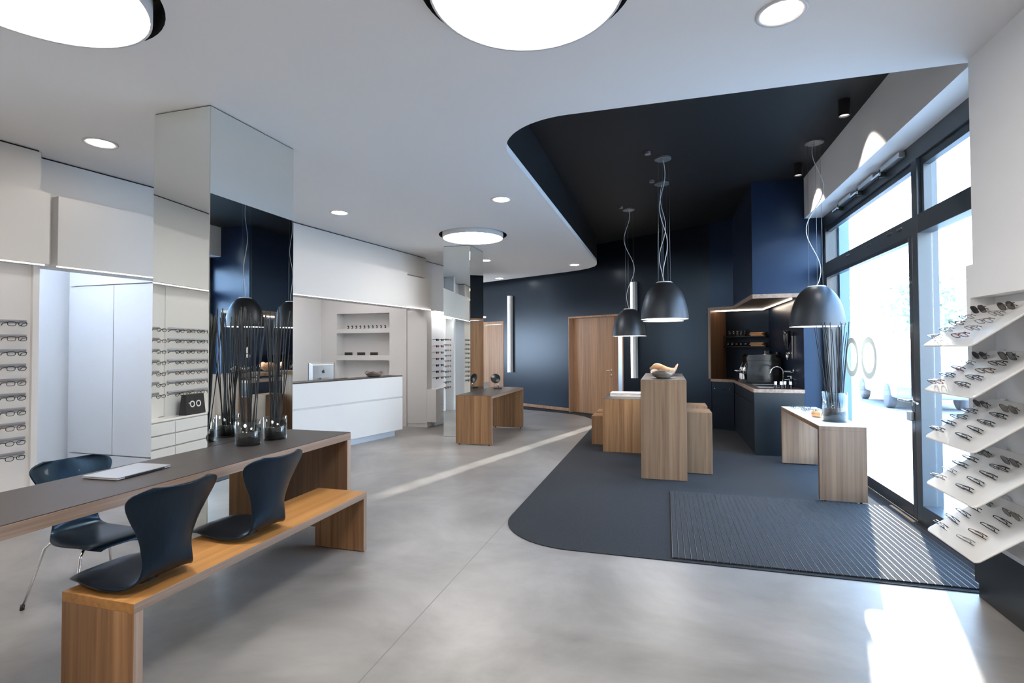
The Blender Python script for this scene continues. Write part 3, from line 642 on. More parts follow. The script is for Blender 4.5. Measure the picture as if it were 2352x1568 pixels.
# door leaf in the wide bay
D3 = sroot('door_3', (WX, 5.29, 0))
obj('door_leaf', BX((-.012, .06, 0, .07, .02, 2.45), (-.012, .06, 2.50, 2.57, .02, 2.45), (-.012, .06, .07, 2.50, .02, .135), (-.012, .06, .07, 2.50, 2.41, 2.45)), mat('dark_door_profile', (.03, .034, .04), .3, coat=.3), D3, bevel=.003)
obj('door_pane', BX((.02, .03, .07, 2.50, .135, 2.41)), M['glass'], D3)
bm = bmesh.new(); tube(bm, [(-.013, .035, 1.03), (-.06, .035, 1.03), (-.065, .05, 1.03), (-.065, .17, 1.03)], .011); tube(bm, [(-.013, -.0, 1.03), (-.03, -.01, 1.03), (-.03, -.09, 1.02)], .009); bxm(bm, -.018, -.0125, .02, .05, .99, 1.07)
obj('door_handle', bm, M['alu'], D3)
obj('lock_box', BX((-.05, -.013, .015, .075, .86, .94)), M['alu'], D3, bevel=.006)
bm = bmesh.new()
def ring(bm, yc, zc, ry, rz_, w_):
    T = Matrix.Translation((.012, yc, zc)) @ Matrix(((0, 0, 1, 0), (1, 0, 0, 0), (0, 1, 0, 0), (0, 0, 0, 1)))
    n = 40; vs = []
    for i in range(n):
        a = 2 * PI * i / n
        vs.append([bm.verts.new(T @ Vector((k * math.cos(a) * ry, k * math.sin(a) * rz_, q))) for k, q in ((1, 0), (1 - w_, 0), (1 - w_, .002), (1, .002))])
    for i in range(n):
        A, B = vs[i], vs[(i + 1) % n]
        for k in range(4): bm.faces.new((A[k], B[k], B[(k + 1) % 4], A[(k + 1) % 4]))
    return bm
ring(bm, 1.66, 1.38, .225, .225, .28); ring(bm, 1.13, 1.38, .225, .225, .28); obj('ring_decal', bm, M['frost'], D3)
# window openers along the head
t0 = None
for i, (y, l) in enumerate(((5.40, .42), (6.02, .42), (6.68, .42))):
    lb = 'grey opener arm on the window head, %s' % ('nearest the door post', 'the middle of three', 'farthest from the door post')[i]
    if not t0:
        t0 = thing('window_opener', lb, 'window opener', (WX - .025, y, 3.175), group='window opener arms along the head')
        obj('motor', BX((-.03, .023, .0, l, 0, .05)), M['alu'], t0, bevel=.004); obj('arm', BX((-.05, -.031, l - .02, l + .18, -.03, -.005)), M['chrome'], t0, bevel=.003); obj('clamp', BX((-.035, .024, l + .001, l + .035, -.045, .03)), M['plinth'], t0, bevel=.003)
    else: dup(t0, (WX - .025, y, 3.175), (0, 0, 0), lb)
# back of the room (behind the camera)
struct('wall_front', BX((-9, 2.3, -3.3, -3.2, 0, ZD)), M['white'])
struct('wall_left', BX((-9.1, -9, -3.3, 10.2, 0, ZD), (-9.1, -9, 12.6, 16, 0, ZD), (-9.1, -9, 10.2, 12.6, 0, .8), (-9.1, -9, 10.2, 12.6, 2.3, ZD)), M['white'])

# ceiling spots over the window table
pr = None
for (x, y), lb in (((1.62, 5.53), 'nearer black cylinder spotlight on the dark ceiling by the window soffit'), ((1.62, 7.3), 'farther black cylinder spotlight on the dark ceiling by the window soffit')):
    t = thing('ceiling_spot', lb, 'spotlight', (x, y, ZD), group='black cylinder spots')
    bm = bmesh.new(); lathe(bm, [(0, 0), (.05, 0), (.05, -.15), (.042, -.15), (.042, -.12), (0, -.12)], 28, smooth=False); obj('housing', bm, M['blackp'], t)
    bm = bmesh.new(); lathe(bm, [(0, -.135), (.04, -.135), (.04, -.125), (0, -.125)], 24, smooth=False); obj('lens', bm, mat('spot_lens', (.8, .75, .7), .4, emis=(1, .9, .8), estr=1.2), t)
    l = bpy.data.lights.new('spot_lamp', 'SPOT'); l.energy = 16; l.spot_size = math.radians(92); l.spot_blend = .15; l.shadow_soft_size = .03; l.color = (1, .88, .75)
    lo_ = bpy.data.objects.new('spot_lamp', l); COL.objects.link(lo_); lo_.parent = t; lo_.location = (0, 0, -.16)

# ------------------------------------------------------------------ oak bridge furniture
def bridge(name, label, cat, x0, x1, y0, y1, h, th, mtop, mleg, medge, medgeZ, top_lam=None, glides=True, gap=.018, lt=None, group=None, partname='top'):
    t = thing(name, label, cat, (x0, y0, 0), group=group); W, L = x1 - x0, y1 - y0; lt = lt or th
    bm = bmesh.new()
    bxm(bm, 0, W, 0, L, h - th, h - (.004 if top_lam else 0))
    for f in bm.faces:
        if abs(f.normal.x) > .5: f.material_index = 1
    bm.normal_update()
    for f in bm.faces: f.material_index = 1 if abs(f.normal.x) > .5 else 0
    obj(partname, bm, [mtop, medge], t, bevel=.0015)
    if top_lam: obj('laminate', BX((.003, W - .003, .003, L - .003, h - .004, h)), top_lam, t)
    for y in (0, L - lt):
        bm = bmesh.new(); bxm(bm, 0, W, y, y + lt, gap, h - th); bm.normal_update()
        for f in bm.faces: f.material_index = 1 if abs(f.normal.x) > .5 else 0
        lg = obj('leg', bm, [mleg, medgeZ], t, bevel=.0015)
        if glides:
            for xx in (.05, W - .05):
                bm = bmesh.new(); cylz(bm, xx, y + lt / 2, 0, gap, .011, 12); obj('glide', bm, M['blackp'], lg)
    return t
# long table: notched nowhere, its back edge touches the pillar
bridge('long_table', 'long narrow dark topped oak table running past the near mirrored pillar', 'table', -3.108, -2.513, .95, 3.82, .81, .06, M['oakdk'], M['oakdk'], M['edge'], M['edgeZ'], M['lam'], lt=.05)
bridge('low_bench', 'long low orange oak bench with two black chair shells on it', 'bench', -2.57, -2.15, 1.69, 3.48, .433, .042, M['oakY'], M['oak'], M['edge'], M['edgeZ'], gap=.006)
bridge('display_desk', 'small oak desk with dark top standing against the distant mirrored pillar', 'desk', -3.162, -2.57, 7.66, 9.53, .767, .045, M['oak'], M['oak'], M['edge'], M['edgeZ'], M['lam'])
bridge('window_table', 'knotty pale oak table with white top standing by the window', 'table', 1.42, 1.825, 5.75, 7.50, .735, .045, M['oakpale'], M['oakpale'], M['oakpale'], M['oakpale'], M['lamw'])
bridge('bar_table', 'tall oak bar table with dark top carrying two root bowls', 'table', -.28, .219, 6.20, 7.75, 1.133, .05, M['oakgrey'], M['oakgrey'], M['oakgrey'], M['oakgrey'], M['lam'], gap=.008)
bridge('low_table', 'lower oak table with dark top left of the tall bar table', 'table', -.88, -.285, 7.65, 9.0, .767, .045, M['oak'], M['oak'], M['oak'], M['oak'], M['lam'], gap=.008)
def stool(x0, x1, y0, y1, h, label, m):
    t = thing('block_stool', label, 'stool', (x0, y0, 0), group=None)
    obj('body', BX((0, x1 - x0, 0, y1 - y0, .01, h)), m, t, bevel=.003)
    bm = bmesh.new()
    for a in (.04, x1 - x0 - .04):
        for b in (.04, y1 - y0 - .04): cylz(bm, a, b, 0, .012, .01, 8)
    obj('glide', bm, M['blackp'], t)
stool(.235, .515, 6.60, 7.02, .73, 'nearer tall oak block stool tucked under the right side of the bar table', M['oakgrey'])
stool(.235, .515, 7.32, 7.72, .73, 'farther tall oak block stool behind another at the right of the bar table', M['oakgrey'])
stool(-1.11, -.90, 8.16, 8.56, .45, 'nearer low oak block stool at the left side of the low table', M['oak'])
stool(-1.11, -.90, 8.72, 9.12, .45, 'farther low oak block stool mostly hidden behind the nearer one by the low table', M['oak'])

# ------------------------------------------------------------------ black moulded chairs
def shell_mesh():
    bm = bmesh.new()
    sp = [(.235, -.028), (.225, -.012), (.205, -.002), (.15, .004), (.06, .0), (-.04, -.004), (-.12, -.002), (-.165, .008), (-.195, .032), (-.212, .07), (-.222, .115), (-.232, .17), (-.245, .23), (-.262, .29), (-.282, .345), (-.298, .382), (-.31, .408), (-.317, .424)]
    wd = [.10, .135, .155, .168, .180, .183, .170, .150, .132, .121, .118, .128, .150, .182, .210, .218, .195, .13]
    # resample with a spline
    def cr(a, t):
        n = len(a) - 1; x = t * n; i = min(int(x), n - 1); f = x - i
        p0, p1, p2, p3 = a[max(i - 1, 0)], a[i], a[i + 1], a[min(i + 2, n)]
        return .5 * ((2 * p1) + (-p0 + p2) * f + (2 * p0 - 5 * p1 + 4 * p2 - p3) * f * f + (-p0 + 3 * p1 - 3 * p2 + p3) * f ** 3)
    N, K_ = 44, 16; rows = []
    for i in range(N + 1):
        t = i / N; f = cr([s[0] for s in sp], t); z = cr([s[1] for s in sp], t); w_ = cr(wd, t)
        back = max(0, min(1, (z - .03) / .10)) if f < -.15 else 0
        row = []
        for k in range(K_ + 1):
            u = -1 + 2 * k / K_; dy = u * w_; c = u * u
            # seat: sides roll down a little; back: sides come forward; top edge dips in the middle
            row.append(bm.verts.new((f + back * c * .055 * (w_ / .2), dy, z + (1 - back) * (-.012 * c * c) + back * c * .008 * max(0, (t - .75) / .25))))
        rows.append(row)
    for a, b in zip(rows, rows[1:]):
        for k in range(K_):
            f = bm.faces.new((a[k], a[k + 1], b[k + 1], b[k])); f.smooth = True
    return bm
def shell(parent):
    o = obj('shell', shell_mesh(), M['blackwood'], parent)
    s = o.modifiers.new('solid', 'SOLIDIFY'); s.thickness = .011; s.offset = 0
    b = o.modifiers.new('bevel', 'BEVEL'); b.width = .003; b.segments = 2; b.limit_method = 'ANGLE'
    return o
def benchchair(x, y, rz, label):
    t = thing('chair_shell', label, 'chair', (x, y, .433), rz=rz, group='black chair shells mounted on the bench')
    o = shell(t); o.location = (0, 0, .043)
    bm = bmesh.new(); cylz(bm, 0, 0, 0, .022, .09); obj('mount', bm, M['blackp'], t); return t
benchchair(-2.385, 1.885, PI - .05, 'nearer black moulded chair shell mounted on the low oak bench')
benchchair(-2.385, 2.52, PI - .05, 'farther black moulded chair shell on the low oak bench, nearer its far end')
def legchair(x, y, rz, label):
    t = thing('shell_chair', label, 'chair', (x, y, 0), rz=rz); o = shell(t); o.location = (0, 0, .395)
    for sx_, sy_ in ((1, 1), (1, -1), (-1, 1), (-1, -1)):
        bm = bmesh.new(); fx, fy = (.235 if sx_ > 0 else -.25), .235
        tube(bm, [(sx_ * .05, sy_ * .03, .372), (sx_ * .13, sy_ * .11, .374), (sx_ * .16, sy_ * .15, .365), (sx_ * .175, sy_ * .17, .34), (fx, sy_ * fy, .02)], .0075, 10)
        l = obj('leg', bm, M['chrome'], t)
        bm = bmesh.new(); tube(bm, [(fx, sy_ * fy, .03), (fx + sx_ * .003, sy_ * (fy + .003), 0)], .011, 10); obj('foot_cap', bm, M['blackp'], l)
    bm = bmesh.new(); cylz(bm, 0, 0, .365, .385, .07); obj('mount', bm, M['blackp'], t); return t
legchair(-3.30, 2.35, -.12, 'black moulded chair with chrome legs on the far side of the long table')

# ------------------------------------------------------------------ things on the long table
t = thing('laptop', 'closed silver laptop lying on the long dark table', 'laptop', (-2.895, 2.235, .81), rz=.06)
obj('base', BX((-.115, .115, -.165, .165, .002, .010)), M['silver'], t, bevel=.003); obj('lid', BX((-.115, .115, -.165, .165, .0105, .0165)), M['silver'], t, bevel=.003); obj('hinge', BX((.1155, .119, -.12, .12, .003, .013)), M['blackp'], t)
def vase(x, y, z, r, h, fill, sh, n, label, seed, lean=.10):
    rnd = random.Random(seed)
    t = thing('twig_vase', label, 'vase', (x, y, z))
    bm = bmesh.new(); lathe(bm, [(0, 0), (r - .004, 0), (r, .005), (r, h), (r - .004, h), (r - .005, .014), (0, .012)], 40); obj('glass_cylinder', bm, M['vglass'], t)
    bm = bmesh.new(); lathe(bm, [(0, .014), (r - .008, .014), (r - .008, fill), (r * .5, fill + .006), (0, fill + .003)], 32); obj('granulate', bm, M['granule'], t)
    for i in range(n):
        bm = bmesh.new(); a = rnd.uniform(0, 2 * PI); q = r * .72 * math.sqrt(rnd.random()); bx_, by_ = q * math.cos(a) * .8, q * math.sin(a) * .8
        a2 = a + rnd.uniform(-1.3, 1.3); tl = rnd.uniform(.2, 1) * lean; H_ = sh * rnd.uniform(.88, 1.0); pts = []
        rr = rnd.uniform(.0028, .0044); w1, w2 = rnd.uniform(-.008, .008), rnd.uniform(-.008, .008); ph = rnd.uniform(0, 6)
        for k in range(9):
            f = k / 8; pts.append((bx_ + math.cos(a2) * tl * f + w1 * math.sin(ph + f * 7), by_ + math.sin(a2) * tl * f + w2 * math.cos(ph + f * 6), .02 + (H_ - .02) * f))
        tube(bm, pts, [rr * (1 + (.25 if k % 3 == 1 else 0)) for k in range(9)], 6); obj('twig', bm, M['stick'], t)
    return t
vase(-2.90, 3.12, .81, .086, .172, .085, 1.0, 18, 'nearer left glass vase of tall black twigs on the long table', 3)
vase(-2.885, 3.375, .81, .083, .172, .085, 1.02, 16, 'farther right glass vase of tall black twigs on the long table beside the pillar', 8)
vase(1.66, 6.12, .735, .115, .30, .13, 1.03, 26, 'tall glass vase of black twigs on the white topped window table', 12, .12)

# ------------------------------------------------------------------ counter and its things (frame: o, s, z)
def ct(p): return CT @ Vector(p)
t = thing('reception_counter', 'angled white reception counter with a horizontal groove and dark top', 'counter', CT @ Vector((0, 0, 0)), rz=-CA)
obj('front_panel', BX((-.03, 0, -2.7, 0, .10, .645), (-.03, 0, -2.7, 0, .67, 1.015), (-.03, -.022, -2.7, 0, .64, .675)), M['lac'], t, bevel=.002)
obj('end_panel', BX((-.72, -.03, -.03, 0, .10, 1.015)), M['lac'], t); obj('end_panel', BX((-.72, -.03, -2.7, -2.67, .10, 1.015)), M['lac'], t)
obj('top', BX((-.30, 0, -2.7, 0, 1.015, 1.032)), M['lam'], t, bevel=.002); obj('toe_kick', BX((-.6, -.06, -2.6, -.13, 0, .10)), mat('bluish_toe_kick', (.55, .62, .72), .4), t)
t = thing('work_desk', 'low white work surface hidden behind the reception counter front', 'desk', CT @ Vector((0, 0, 0)), rz=-CA)
obj('top', BX((-.70, -.035, -2.66, -.04, .735, .76)), M['lamw'], t); obj('leg', BX((-.68, -.62, -2.6, -2.5, 0, .735)), M['lamw'], t); obj('leg', BX((-.68, -.62, -.2, -.1, 0, .735)), M['lamw'], t)
p = Vector((-5.14, 7.03, .76))
t = thing('desktop_computer', 'silver all-in-one computer with its back to the room behind the white counter', 'computer', p, rz=-math.radians(13) + PI)
SC = Matrix.Translation((0, 0, .13))
bm = bmesh.new()
n = 16
# slim bulged housing: local x = depth toward the user, back at -x
prof = [(0, .0), (.0, .0)]
bxm(bm, .0, .012, -.255, .255, .085, .525); obj('screen', bm, M['blackp'], t, bevel=.004)
bm = bmesh.new(); a = [bm.verts.new(v) for v in ((-.001, -.257, .083), (-.001, .257, .083), (-.001, .257, .527), (-.001, -.257, .527))]; b = [bm.verts.new(v) for v in ((-.028, -.20, .12), (-.028, .20, .12), (-.028, .20, .49), (-.028, -.20, .49))]
bm.faces.new(b)
for i in range(4): bm.faces.new((a[i], b[i], b[(i + 1) % 4], a[(i + 1) % 4]))
bm.faces.new(a[::-1]); bmesh.ops.recalc_face_normals(bm, faces=bm.faces); obj('back_shell', bm, M['silver'], t, bevel=.006)
bm = bmesh.new(); bxm(bm, -.075, -.069, -.075, .075, .02, .30); bxm(bm, -.09, .09, -.09, .09, 0, .008); bxm(bm, -.075, -.027, -.06, .06, .29, .30); bxm(bm, -.09, -.07, -.07, .07, 0, .03); obj('stand', bm, M['silver'], t, bevel=.003)
apple = []
for i in range(40):
    a_ = 2 * PI * i / 40; r_ = .027 * (1 + .06 * math.cos(2 * a_)) - (.004 if abs(a_ - PI / 2) < .25 or abs(a_ - 3 * PI / 2) < .2 else 0)
    X, Y = r_ * math.cos(a_), r_ * math.sin(a_)
    d_ = math.hypot(X - .033, Y - .004)
    if d_ < .015: X -= (.015 - d_) * 1.2
    apple.append((X, Y))
leaf = [(0, .031), (.004, .040), (.012, .045), (.010, .036)]
LM = Matrix.Translation((-.031, 0, .385)) @ Matrix(((0, 0, 1, 0), (-1, 0, 0, 0), (0, 1, 0, 0), (0, 0, 0, 1)))
bm = bmesh.new(); plate(bm, apple, .002, LM); plate(bm, leaf, .002, LM); bmesh.ops.recalc_face_normals(bm, faces=bm.faces); obj('emblem', bm, M['blackp'], t)

def bowl(name, label, x, y, z, rx, ry, h, m, seed, wav=.12, dish=.8):
    rnd = random.Random(seed); bm = bmesh.new(); ph = [rnd.uniform(0, 6) for _ in range(4)]; n = 40
    def W(a): return 1 + wav * (.5 * math.sin(2 * a + ph[0]) + .35 * math.sin(3 * a + ph[1]) + .25 * math.sin(5 * a + ph[2]))
    prof = [(.0, 0), (.45, 0), (.72, .22), (.9, .6), (1.0, .97), (.97, 1.0), (.88, .9), (.68, .5), (.4, .2), (0, .16)]; rings = []
    for q, zz in prof:
        if q == 0: rings.append([bm.verts.new((0, 0, zz * h))]); continue
        rings.append([bm.verts.new((q * rx * math.cos(2 * PI * i / n) * W(2 * PI * i / n), q * ry * math.sin(2 * PI * i / n) * W(2 * PI * i / n), zz * h * (1 + (.25 * math.sin(3 * 2 * PI * i / n + ph[3]) if zz > .4 else 0)))) for i in range(n)])
    for A, B in zip(rings, rings[1:]):
        for i in range(n):
            j = (i + 1) % n
            if len(A) == 1: f = bm.faces.new((A[0], B[j], B[i]))
            elif len(B) == 1: f = bm.faces.new((A[i], A[j], B[0]))
            else: f = bm.faces.new((A[i], A[j], B[j], B[i]))
            f.smooth = True
    bmesh.ops.recalc_face_normals(bm, faces=bm.faces)
    o = obj(name, bm, m, loc=(x, y, z)); return tag(o, label, 'bowl')
bowl('root_bowl', 'grey mottled root wood bowl at the front of the tall bar table', -.035, 6.50, 1.133, .145, .14, .085, M['woodbowl'], 2)
bowl('root_bowl', 'orange root wood dish behind the grey bowl on the bar table', -.02, 7.15, 1.133, .19, .17, .125, M['woodbowl2'], 6)
p = ct((-.14, -.55, 1.032)); bowl('root_bowl', 'dark flared wooden bowl on the white counter', p.x, p.y, p.z, .15, .13, .075, M['woodbowl'], 9, .08)
p = ct((-.13, -1.25, 1.032)); t = obj('key_bundle', tube(bmesh.new(), [(-.04, -.16, .006), (.02, -.08, .01), (-.02, 0, .008), (.04, .08, .012), (0, .16, .006), (-.05, .05, .008)], .008), M['metalf'], loc=p); tag(t, 'small tangle of dark cords on the counter left of the bowl', 'cord')
# serving tray / book on the low table
t = thing('picture_book', 'thick white book lying on the low oak table', 'book', (-.68, 8.05, .767))
obj('cover', BX((-.13, .36, -.0, .32, 0, .006), (-.13, .36, -.0, .32, .044, .05), (-.13, -.124, .0, .32, .006, .044)), M['paper'], t); obj('pages', BX((-.123, .352, .005, .315, .0065, .0435)), mat('marbled_pages', (.7, .64, .6), .7, var=.25, vscale=12), t)
# table mirror
t = thing('table_mirror', 'round black table mirror on a small stand on the far oak desk', 'mirror', (-2.93, 9.05, .767), rz=.5)
obj('base', BX((-.075, .075, -.06, .06, 0, .025)), M['blackp'], t, bevel=.003)
bm = bmesh.new(); tube(bm, [(.03, 0, .02), (-.005, 0, .12)], .006); obj('stem', bm, M['chrome'], t)
bm = bmesh.new(); lathe(bm, [(0, -.006), (.085, -.006), (.09, 0), (.085, .006), (0, .006)], 32, T=Matrix.Translation((-.03, 0, .185)) @ Matrix.Rotation(math.radians(70), 4, 'X')); obj('mirror_disc', bm, M['blackp'], t)
# shelf goods
pr = None
for i in range(10):
    x = -6.12 + i * .0925; lb = '%s from the left of the ten little black bottles on the white shelf' % ORD[i]
    if not pr:
        pr = thing('care_bottle', lb, 'bottle', (x, 9.20, 1.90), group='little black bottles on the upper recessed shelf')
        bm = bmesh.new(); cylz(bm, 0, 0, 0, .05, .017, 14); cylz(bm, 0, 0, .05, .062, .009, 10); obj('bottle', bm, M['blackp'], pr)
        obj('label', BX((-.010, .010, -.0185, -.0165, .014, .036)), M['label'], pr)
    else: dup(pr, (x, 9.20, 1.90), (0, 0, 0), lb)
for i in range(3):
    o = obj('eyeglass_case', BX((-.072, .072, -.03, .03, 0, .055)), mat('dark_brown_box', (.03, .022, .018), .5) if i == 0 else bpy.data.materials['dark_brown_box'], loc=(-6.11 + i * .29, 9.20, 1.37), bevel=.002)
    tag(o, '%s of the three dark boxes on the middle white shelf' % ('leftmost', 'middle', 'rightmost')[i], 'box', 'dark boxes on the middle recessed shelf')
# shopping bag on the drawer cabinet, seen in the mirror
p = LT @ Vector((-.06, -8.55, .72))
t = thing('shopping_bag', 'black paper bag with two white rings, seen reflected in the near mirror', 'bag', p, rz=-LA)
bm = bmesh.new(); v = [bm.verts.new(q) for q in ((-.05, -.16, 0), (.05, -.16, 0), (.05, .16, 0), (-.05, .16, 0), (-.03, -.145, .24), (.03, -.145, .24), (.03, .145, .24), (-.03, .145, .24))]
for q in ((3, 2, 1, 0), (0, 1, 5, 4), (1, 2, 6, 5), (2, 3, 7, 6), (3, 0, 4, 7), (4, 5, 6, 7)): bm.faces.new([v[i] for i in q])
obj('bag_body', bm, M['bag'], t, bevel=.002)
bm = bmesh.new()
RT = lambda yy, zz: Matrix.Translation((.052 - zz * .083, yy, zz)) @ Matrix.Rotation(math.radians(-4.8), 4, 'Y') @ Matrix(((0, 0, 1, 0), (1, 0, 0, 0), (0, 1, 0, 0), (0, 0, 0, 1)))
for yy in (-.045, .055): lathe(bm, [(.026, 0), (.040, 0), (.040, .003), (.026, .003)], 28, T=RT(yy, .125), close=True)
lathe(bm, [(0, 0), (.008, 0), (.008, .003), (0, .003)], 10, T=RT(.105, .14)); obj('ring_logo', bm, M['label'], t)

# ------------------------------------------------------------------ pendants
def pendant(x, y, zb, label, cw, seed, hook=True):
    rnd = random.Random(seed); t = thing('pendant_lamp', label, 'pendant lamp', (x, y, ZD), group='dark bell pendants hanging from the black ceiling'); R = .278; Hh = .44; b = zb - ZD
    pf = [(1.0, 0), (.995, .06), (.975, .14), (.935, .24), (.875, .34), (.79, .44), (.69, .52), (.575, .585), (.45, .635), (.34, .665)]
    out = [(R * q, b + z * Hh / .665) for q, z in pf]; inn = [(R * q - .004, b + z * Hh / .665 - (.004 if i else 0)) for i, (q, z) in enumerate(pf)]
    bm = bmesh.new(); lathe(bm, out, 56); obj('shade', bm, M['shade'], t)
    bm = bmesh.new(); lathe(bm, [(R, b), (R - .004, b)] + inn[1:] + [(0, inn[-1][1])], 56); obj('inner_shade', bm, M['whitein'], t)
    bm = bmesh.new(); lathe(bm, [(0, b + Hh + .012), (.085, b + Hh + .012), (.095, b + Hh + .004), (.096, b + Hh - .002), (0, b + Hh - .002)], 32); obj('top_cap', bm, M['whitein'], t)
    bm = bmesh.new(); lathe(bm, [(0, b + .09), (R * .90, b + .09), (R * .90, b + .10), (0, b + .10)], 40, smooth=False); obj('diffuser', bm, M['bulb'], t)
    bm = bmesh.new(); lathe(bm, [(0, 0), (.098, 0), (.098, -.02), (.085, -.026), (0, -.026)], 32, smooth=False); obj('canopy', bm, M['wire'], t)
    for k in range(3):
        a = 2 * PI * k / 3 + .4; bm = bmesh.new(); tube(bm, [(.07 * math.cos(a), .07 * math.sin(a), -.02), (.08 * math.cos(a), .08 * math.sin(a), b + Hh)], .0016, 5); obj('wire', bm, M['wire'], t)
    bm = bmesh.new(); pts = []
    L_ = -.026 - (b + Hh + .01); ax, ay = math.cos(math.radians(16.3)), math.sin(math.radians(16.3))
    for k in range(33):
        f = k / 32; q = cw * math.sin(f * PI) ** .6 * math.sin(f * 3.1 * PI + seed) ; pts.append((q * ax, q * ay, -.026 - L_ * f))
    tube(bm, pts, .0045, 6); obj('cord', bm, M['cord'], t)
    return t
pendant(-.01, 6.60, 1.84, 'nearest central bell pendant above the bar table', .05, 1)
pendant(-.03, 7.61, 1.865, 'bell pendant directly behind the nearest central one, only its rim showing', .05, 4)
pendant(-.57, 8.88, 1.69, 'smallest looking bell pendant, left of the central pair in front of the oak door', .09, 2)
pendant(1.62, 6.56, 1.725, 'bell pendant at the right, above the window table and its twigs', .11, 5)
for (x, y), lb in (((-.18, 6.34), 'beside the nearest central pendant canopy'), ((-.16, 7.44), 'beside the canopy of the pendant behind'), ((-.68, 8.70), 'beside the left pendant canopy')):
    bm = bmesh.new(); lathe(bm, [(0, 0), (.035, 0), (.035, -.03), (0, -.03)], 20, smooth=False); o = obj('ceiling_sensor', bm, M['wire'], loc=(x, y, ZD)); tag(o, 'small round grey ceiling fitting ' + lb, 'ceiling fitting', 'small round fittings on the dark ceiling')

# ------------------------------------------------------------------ eyeglasses
def rim(bm, cy, w_, h_, r, e=2.6, n=20, tilt=0):
    pts = []
    for i in range(n):
        a = 2 * PI * i / n; c, s_ = math.cos(a), math.sin(a)
        pts.append((0, cy + w_ * math.copysign(abs(c) ** (2 / e), c), h_ * math.copysign(abs(s_) ** (2 / e), s_) + tilt * cy * 0))
    tube(bm, pts, r, 5, closed=True)
def glasses(label, fm, lm, loc, rot, folded=True, r=.0016, lw=.026, lh=.018, e=2.8, group=None, one=False, full=False):
    """local frame: lens plane is y-z, front looks to +x, z up"""
    t = thing('eyeglasses' if lm is M['lens'] else 'sunglasses', label, 'eyeglasses' if lm is M['lens'] else 'sunglasses', loc, rot=rot, group=group)
    bm = bmesh.new(); cy = lw + .009
    rim(bm, cy, lw, lh, r, e); rim(bm, -cy, lw, lh, r, e)
    tube(bm, [(0, -.010, .006), (.002, 0, .010), (0, .010, .006)], r, 5)
    if full: bxm(bm, -r, r, -.058, .058, lh - .004, lh + .003)
    for s_ in (1, -1): tube(bm, [(0, s_ * (cy + lw - .001), .009), (-.006, s_ * (cy + lw + .005), .009)], r * 1.2, 5)
    obj('frame', bm, fm, t)
    for s_ in (1, -1):
        bm = bmesh.new(); e_ = s_ * (cy + lw + .005)
        if folded: tube(bm, [(-.006, e_, .009), (-.012, e_ * .8, .007 + .002 * s_), (-.016 + .003 * s_, -e_ * .3, -.002), (-.015 + .003 * s_, -e_ * .75, -.014)], [r, r, r * 1.1, r * 1.5], 5)
        else: tube(bm, [(-.006, e_, .009), (-.07, e_ * .96, .005), (-.100, e_ * .93, -.012)], [r, r * 1.2, r * 1.7], 5)
        obj('temple', bm, fm, t)
    for s_ in (1, -1):
        bm = bmesh.new(); vs = []
        for i in range(18):
            a = 2 * PI * i / 18; c, q = math.cos(a), math.sin(a); vs.append((lw * .97 * math.copysign(abs(c) ** (2 / e), c), lh * .97 * math.copysign(abs(q) ** (2 / e), q)))
        plate(bm, vs, .0008, Matrix.Translation((-.0004, s_ * cy, 0)) @ Matrix(((0, 0, 1, 0), (1, 0, 0, 0), (0, 1, 0, 0), (0, 0, 0, 1)))); bmesh.ops.recalc_face_normals(bm, faces=bm.faces)
        obj('lens', bm, lm, t)
    return t
# wall display rails: local frame of the left wall
def Lrot(extra=0): return (0, 0, -LA + extra)
zr10 = [1.735 - i * .1245 for i in range(10)]
tpl = {}
t = thing('rail_display', 'white eyeglass display panel with ten grey rails at the left edge of the photo', 'display', LT @ Vector((-.2, -7.45, 0)), rz=-LA)
obj('panel', BX((0, .012, 0, 1.2, 0, 2.235)), M['white'], t); obj('side_post', BX((0, .05, 1.2, 1.245, 0, 2.235)), M['white'], t)
for z in zr10:
    bm = bmesh.new(); tube(bm, [(.03, .05, z + .01), (.03, 1.165, z + .01)], .010, 10, rz=.012); obj('rail', bm, M['rail'], t)
for j, z in enumerate(zr10):
    for i, s in enumerate((-6.385, -6.58)):
        p = LT @ Vector((-.075, s, z - .016)); lb = '%s eyeglasses on the %s rail from the top, left wall display' % (('rightmost', 'second from right')[i], ORD[j])
        key = 'w%d' % (j % 3)
        if key not in tpl: tpl[key] = glasses(lb, [M['blackac'], M['brown'], M['blackac']][j % 3], M['lens'], p, Lrot(), False, r=.0026, lw=.0275, lh=.0185, e=(2.6, 3.2, 2.4)[j % 3], group='eyeglasses on the left wall display')
        else: dup(tpl[key], p, Lrot(), lb)
for nm, s0, s1, sl_ in (('long', -9.9, -8.27, (-8.36, -8.53, -8.70, -8.87, -9.04)), ('short', -8.18, -7.56, (-8.09, -7.9))):
    t = thing('rail_display', '%s white rail display above the drawers, seen in the near mirror' % nm, 'display', LT @ Vector((-.2, s0, 0)), rz=-LA)
    obj('panel', BX((0, .012, 0, s1 - s0, .72, 2.235)), M['white'], t)
    for z in zr10[:7]:
        bm = bmesh.new(); tube(bm, [(.03, .02, z + .01), (.03, s1 - s0 - .02, z + .01)], .010, 10, rz=.012); obj('rail', bm, M['rail'], t)
    for j, z in enumerate(zr10[:7]):
        for i, s in enumerate(sl_):
            p = LT @ Vector((-.075, s, z - .016)); lb = '%s eyeglasses on the %s rail of the %s display seen in the near mirror' % (ORD[i], ORD[j], nm)
            dup(tpl['w%d' % ((i + j) % 3)], p, Lrot(), lb, 'eyeglasses on the rails above the drawers')
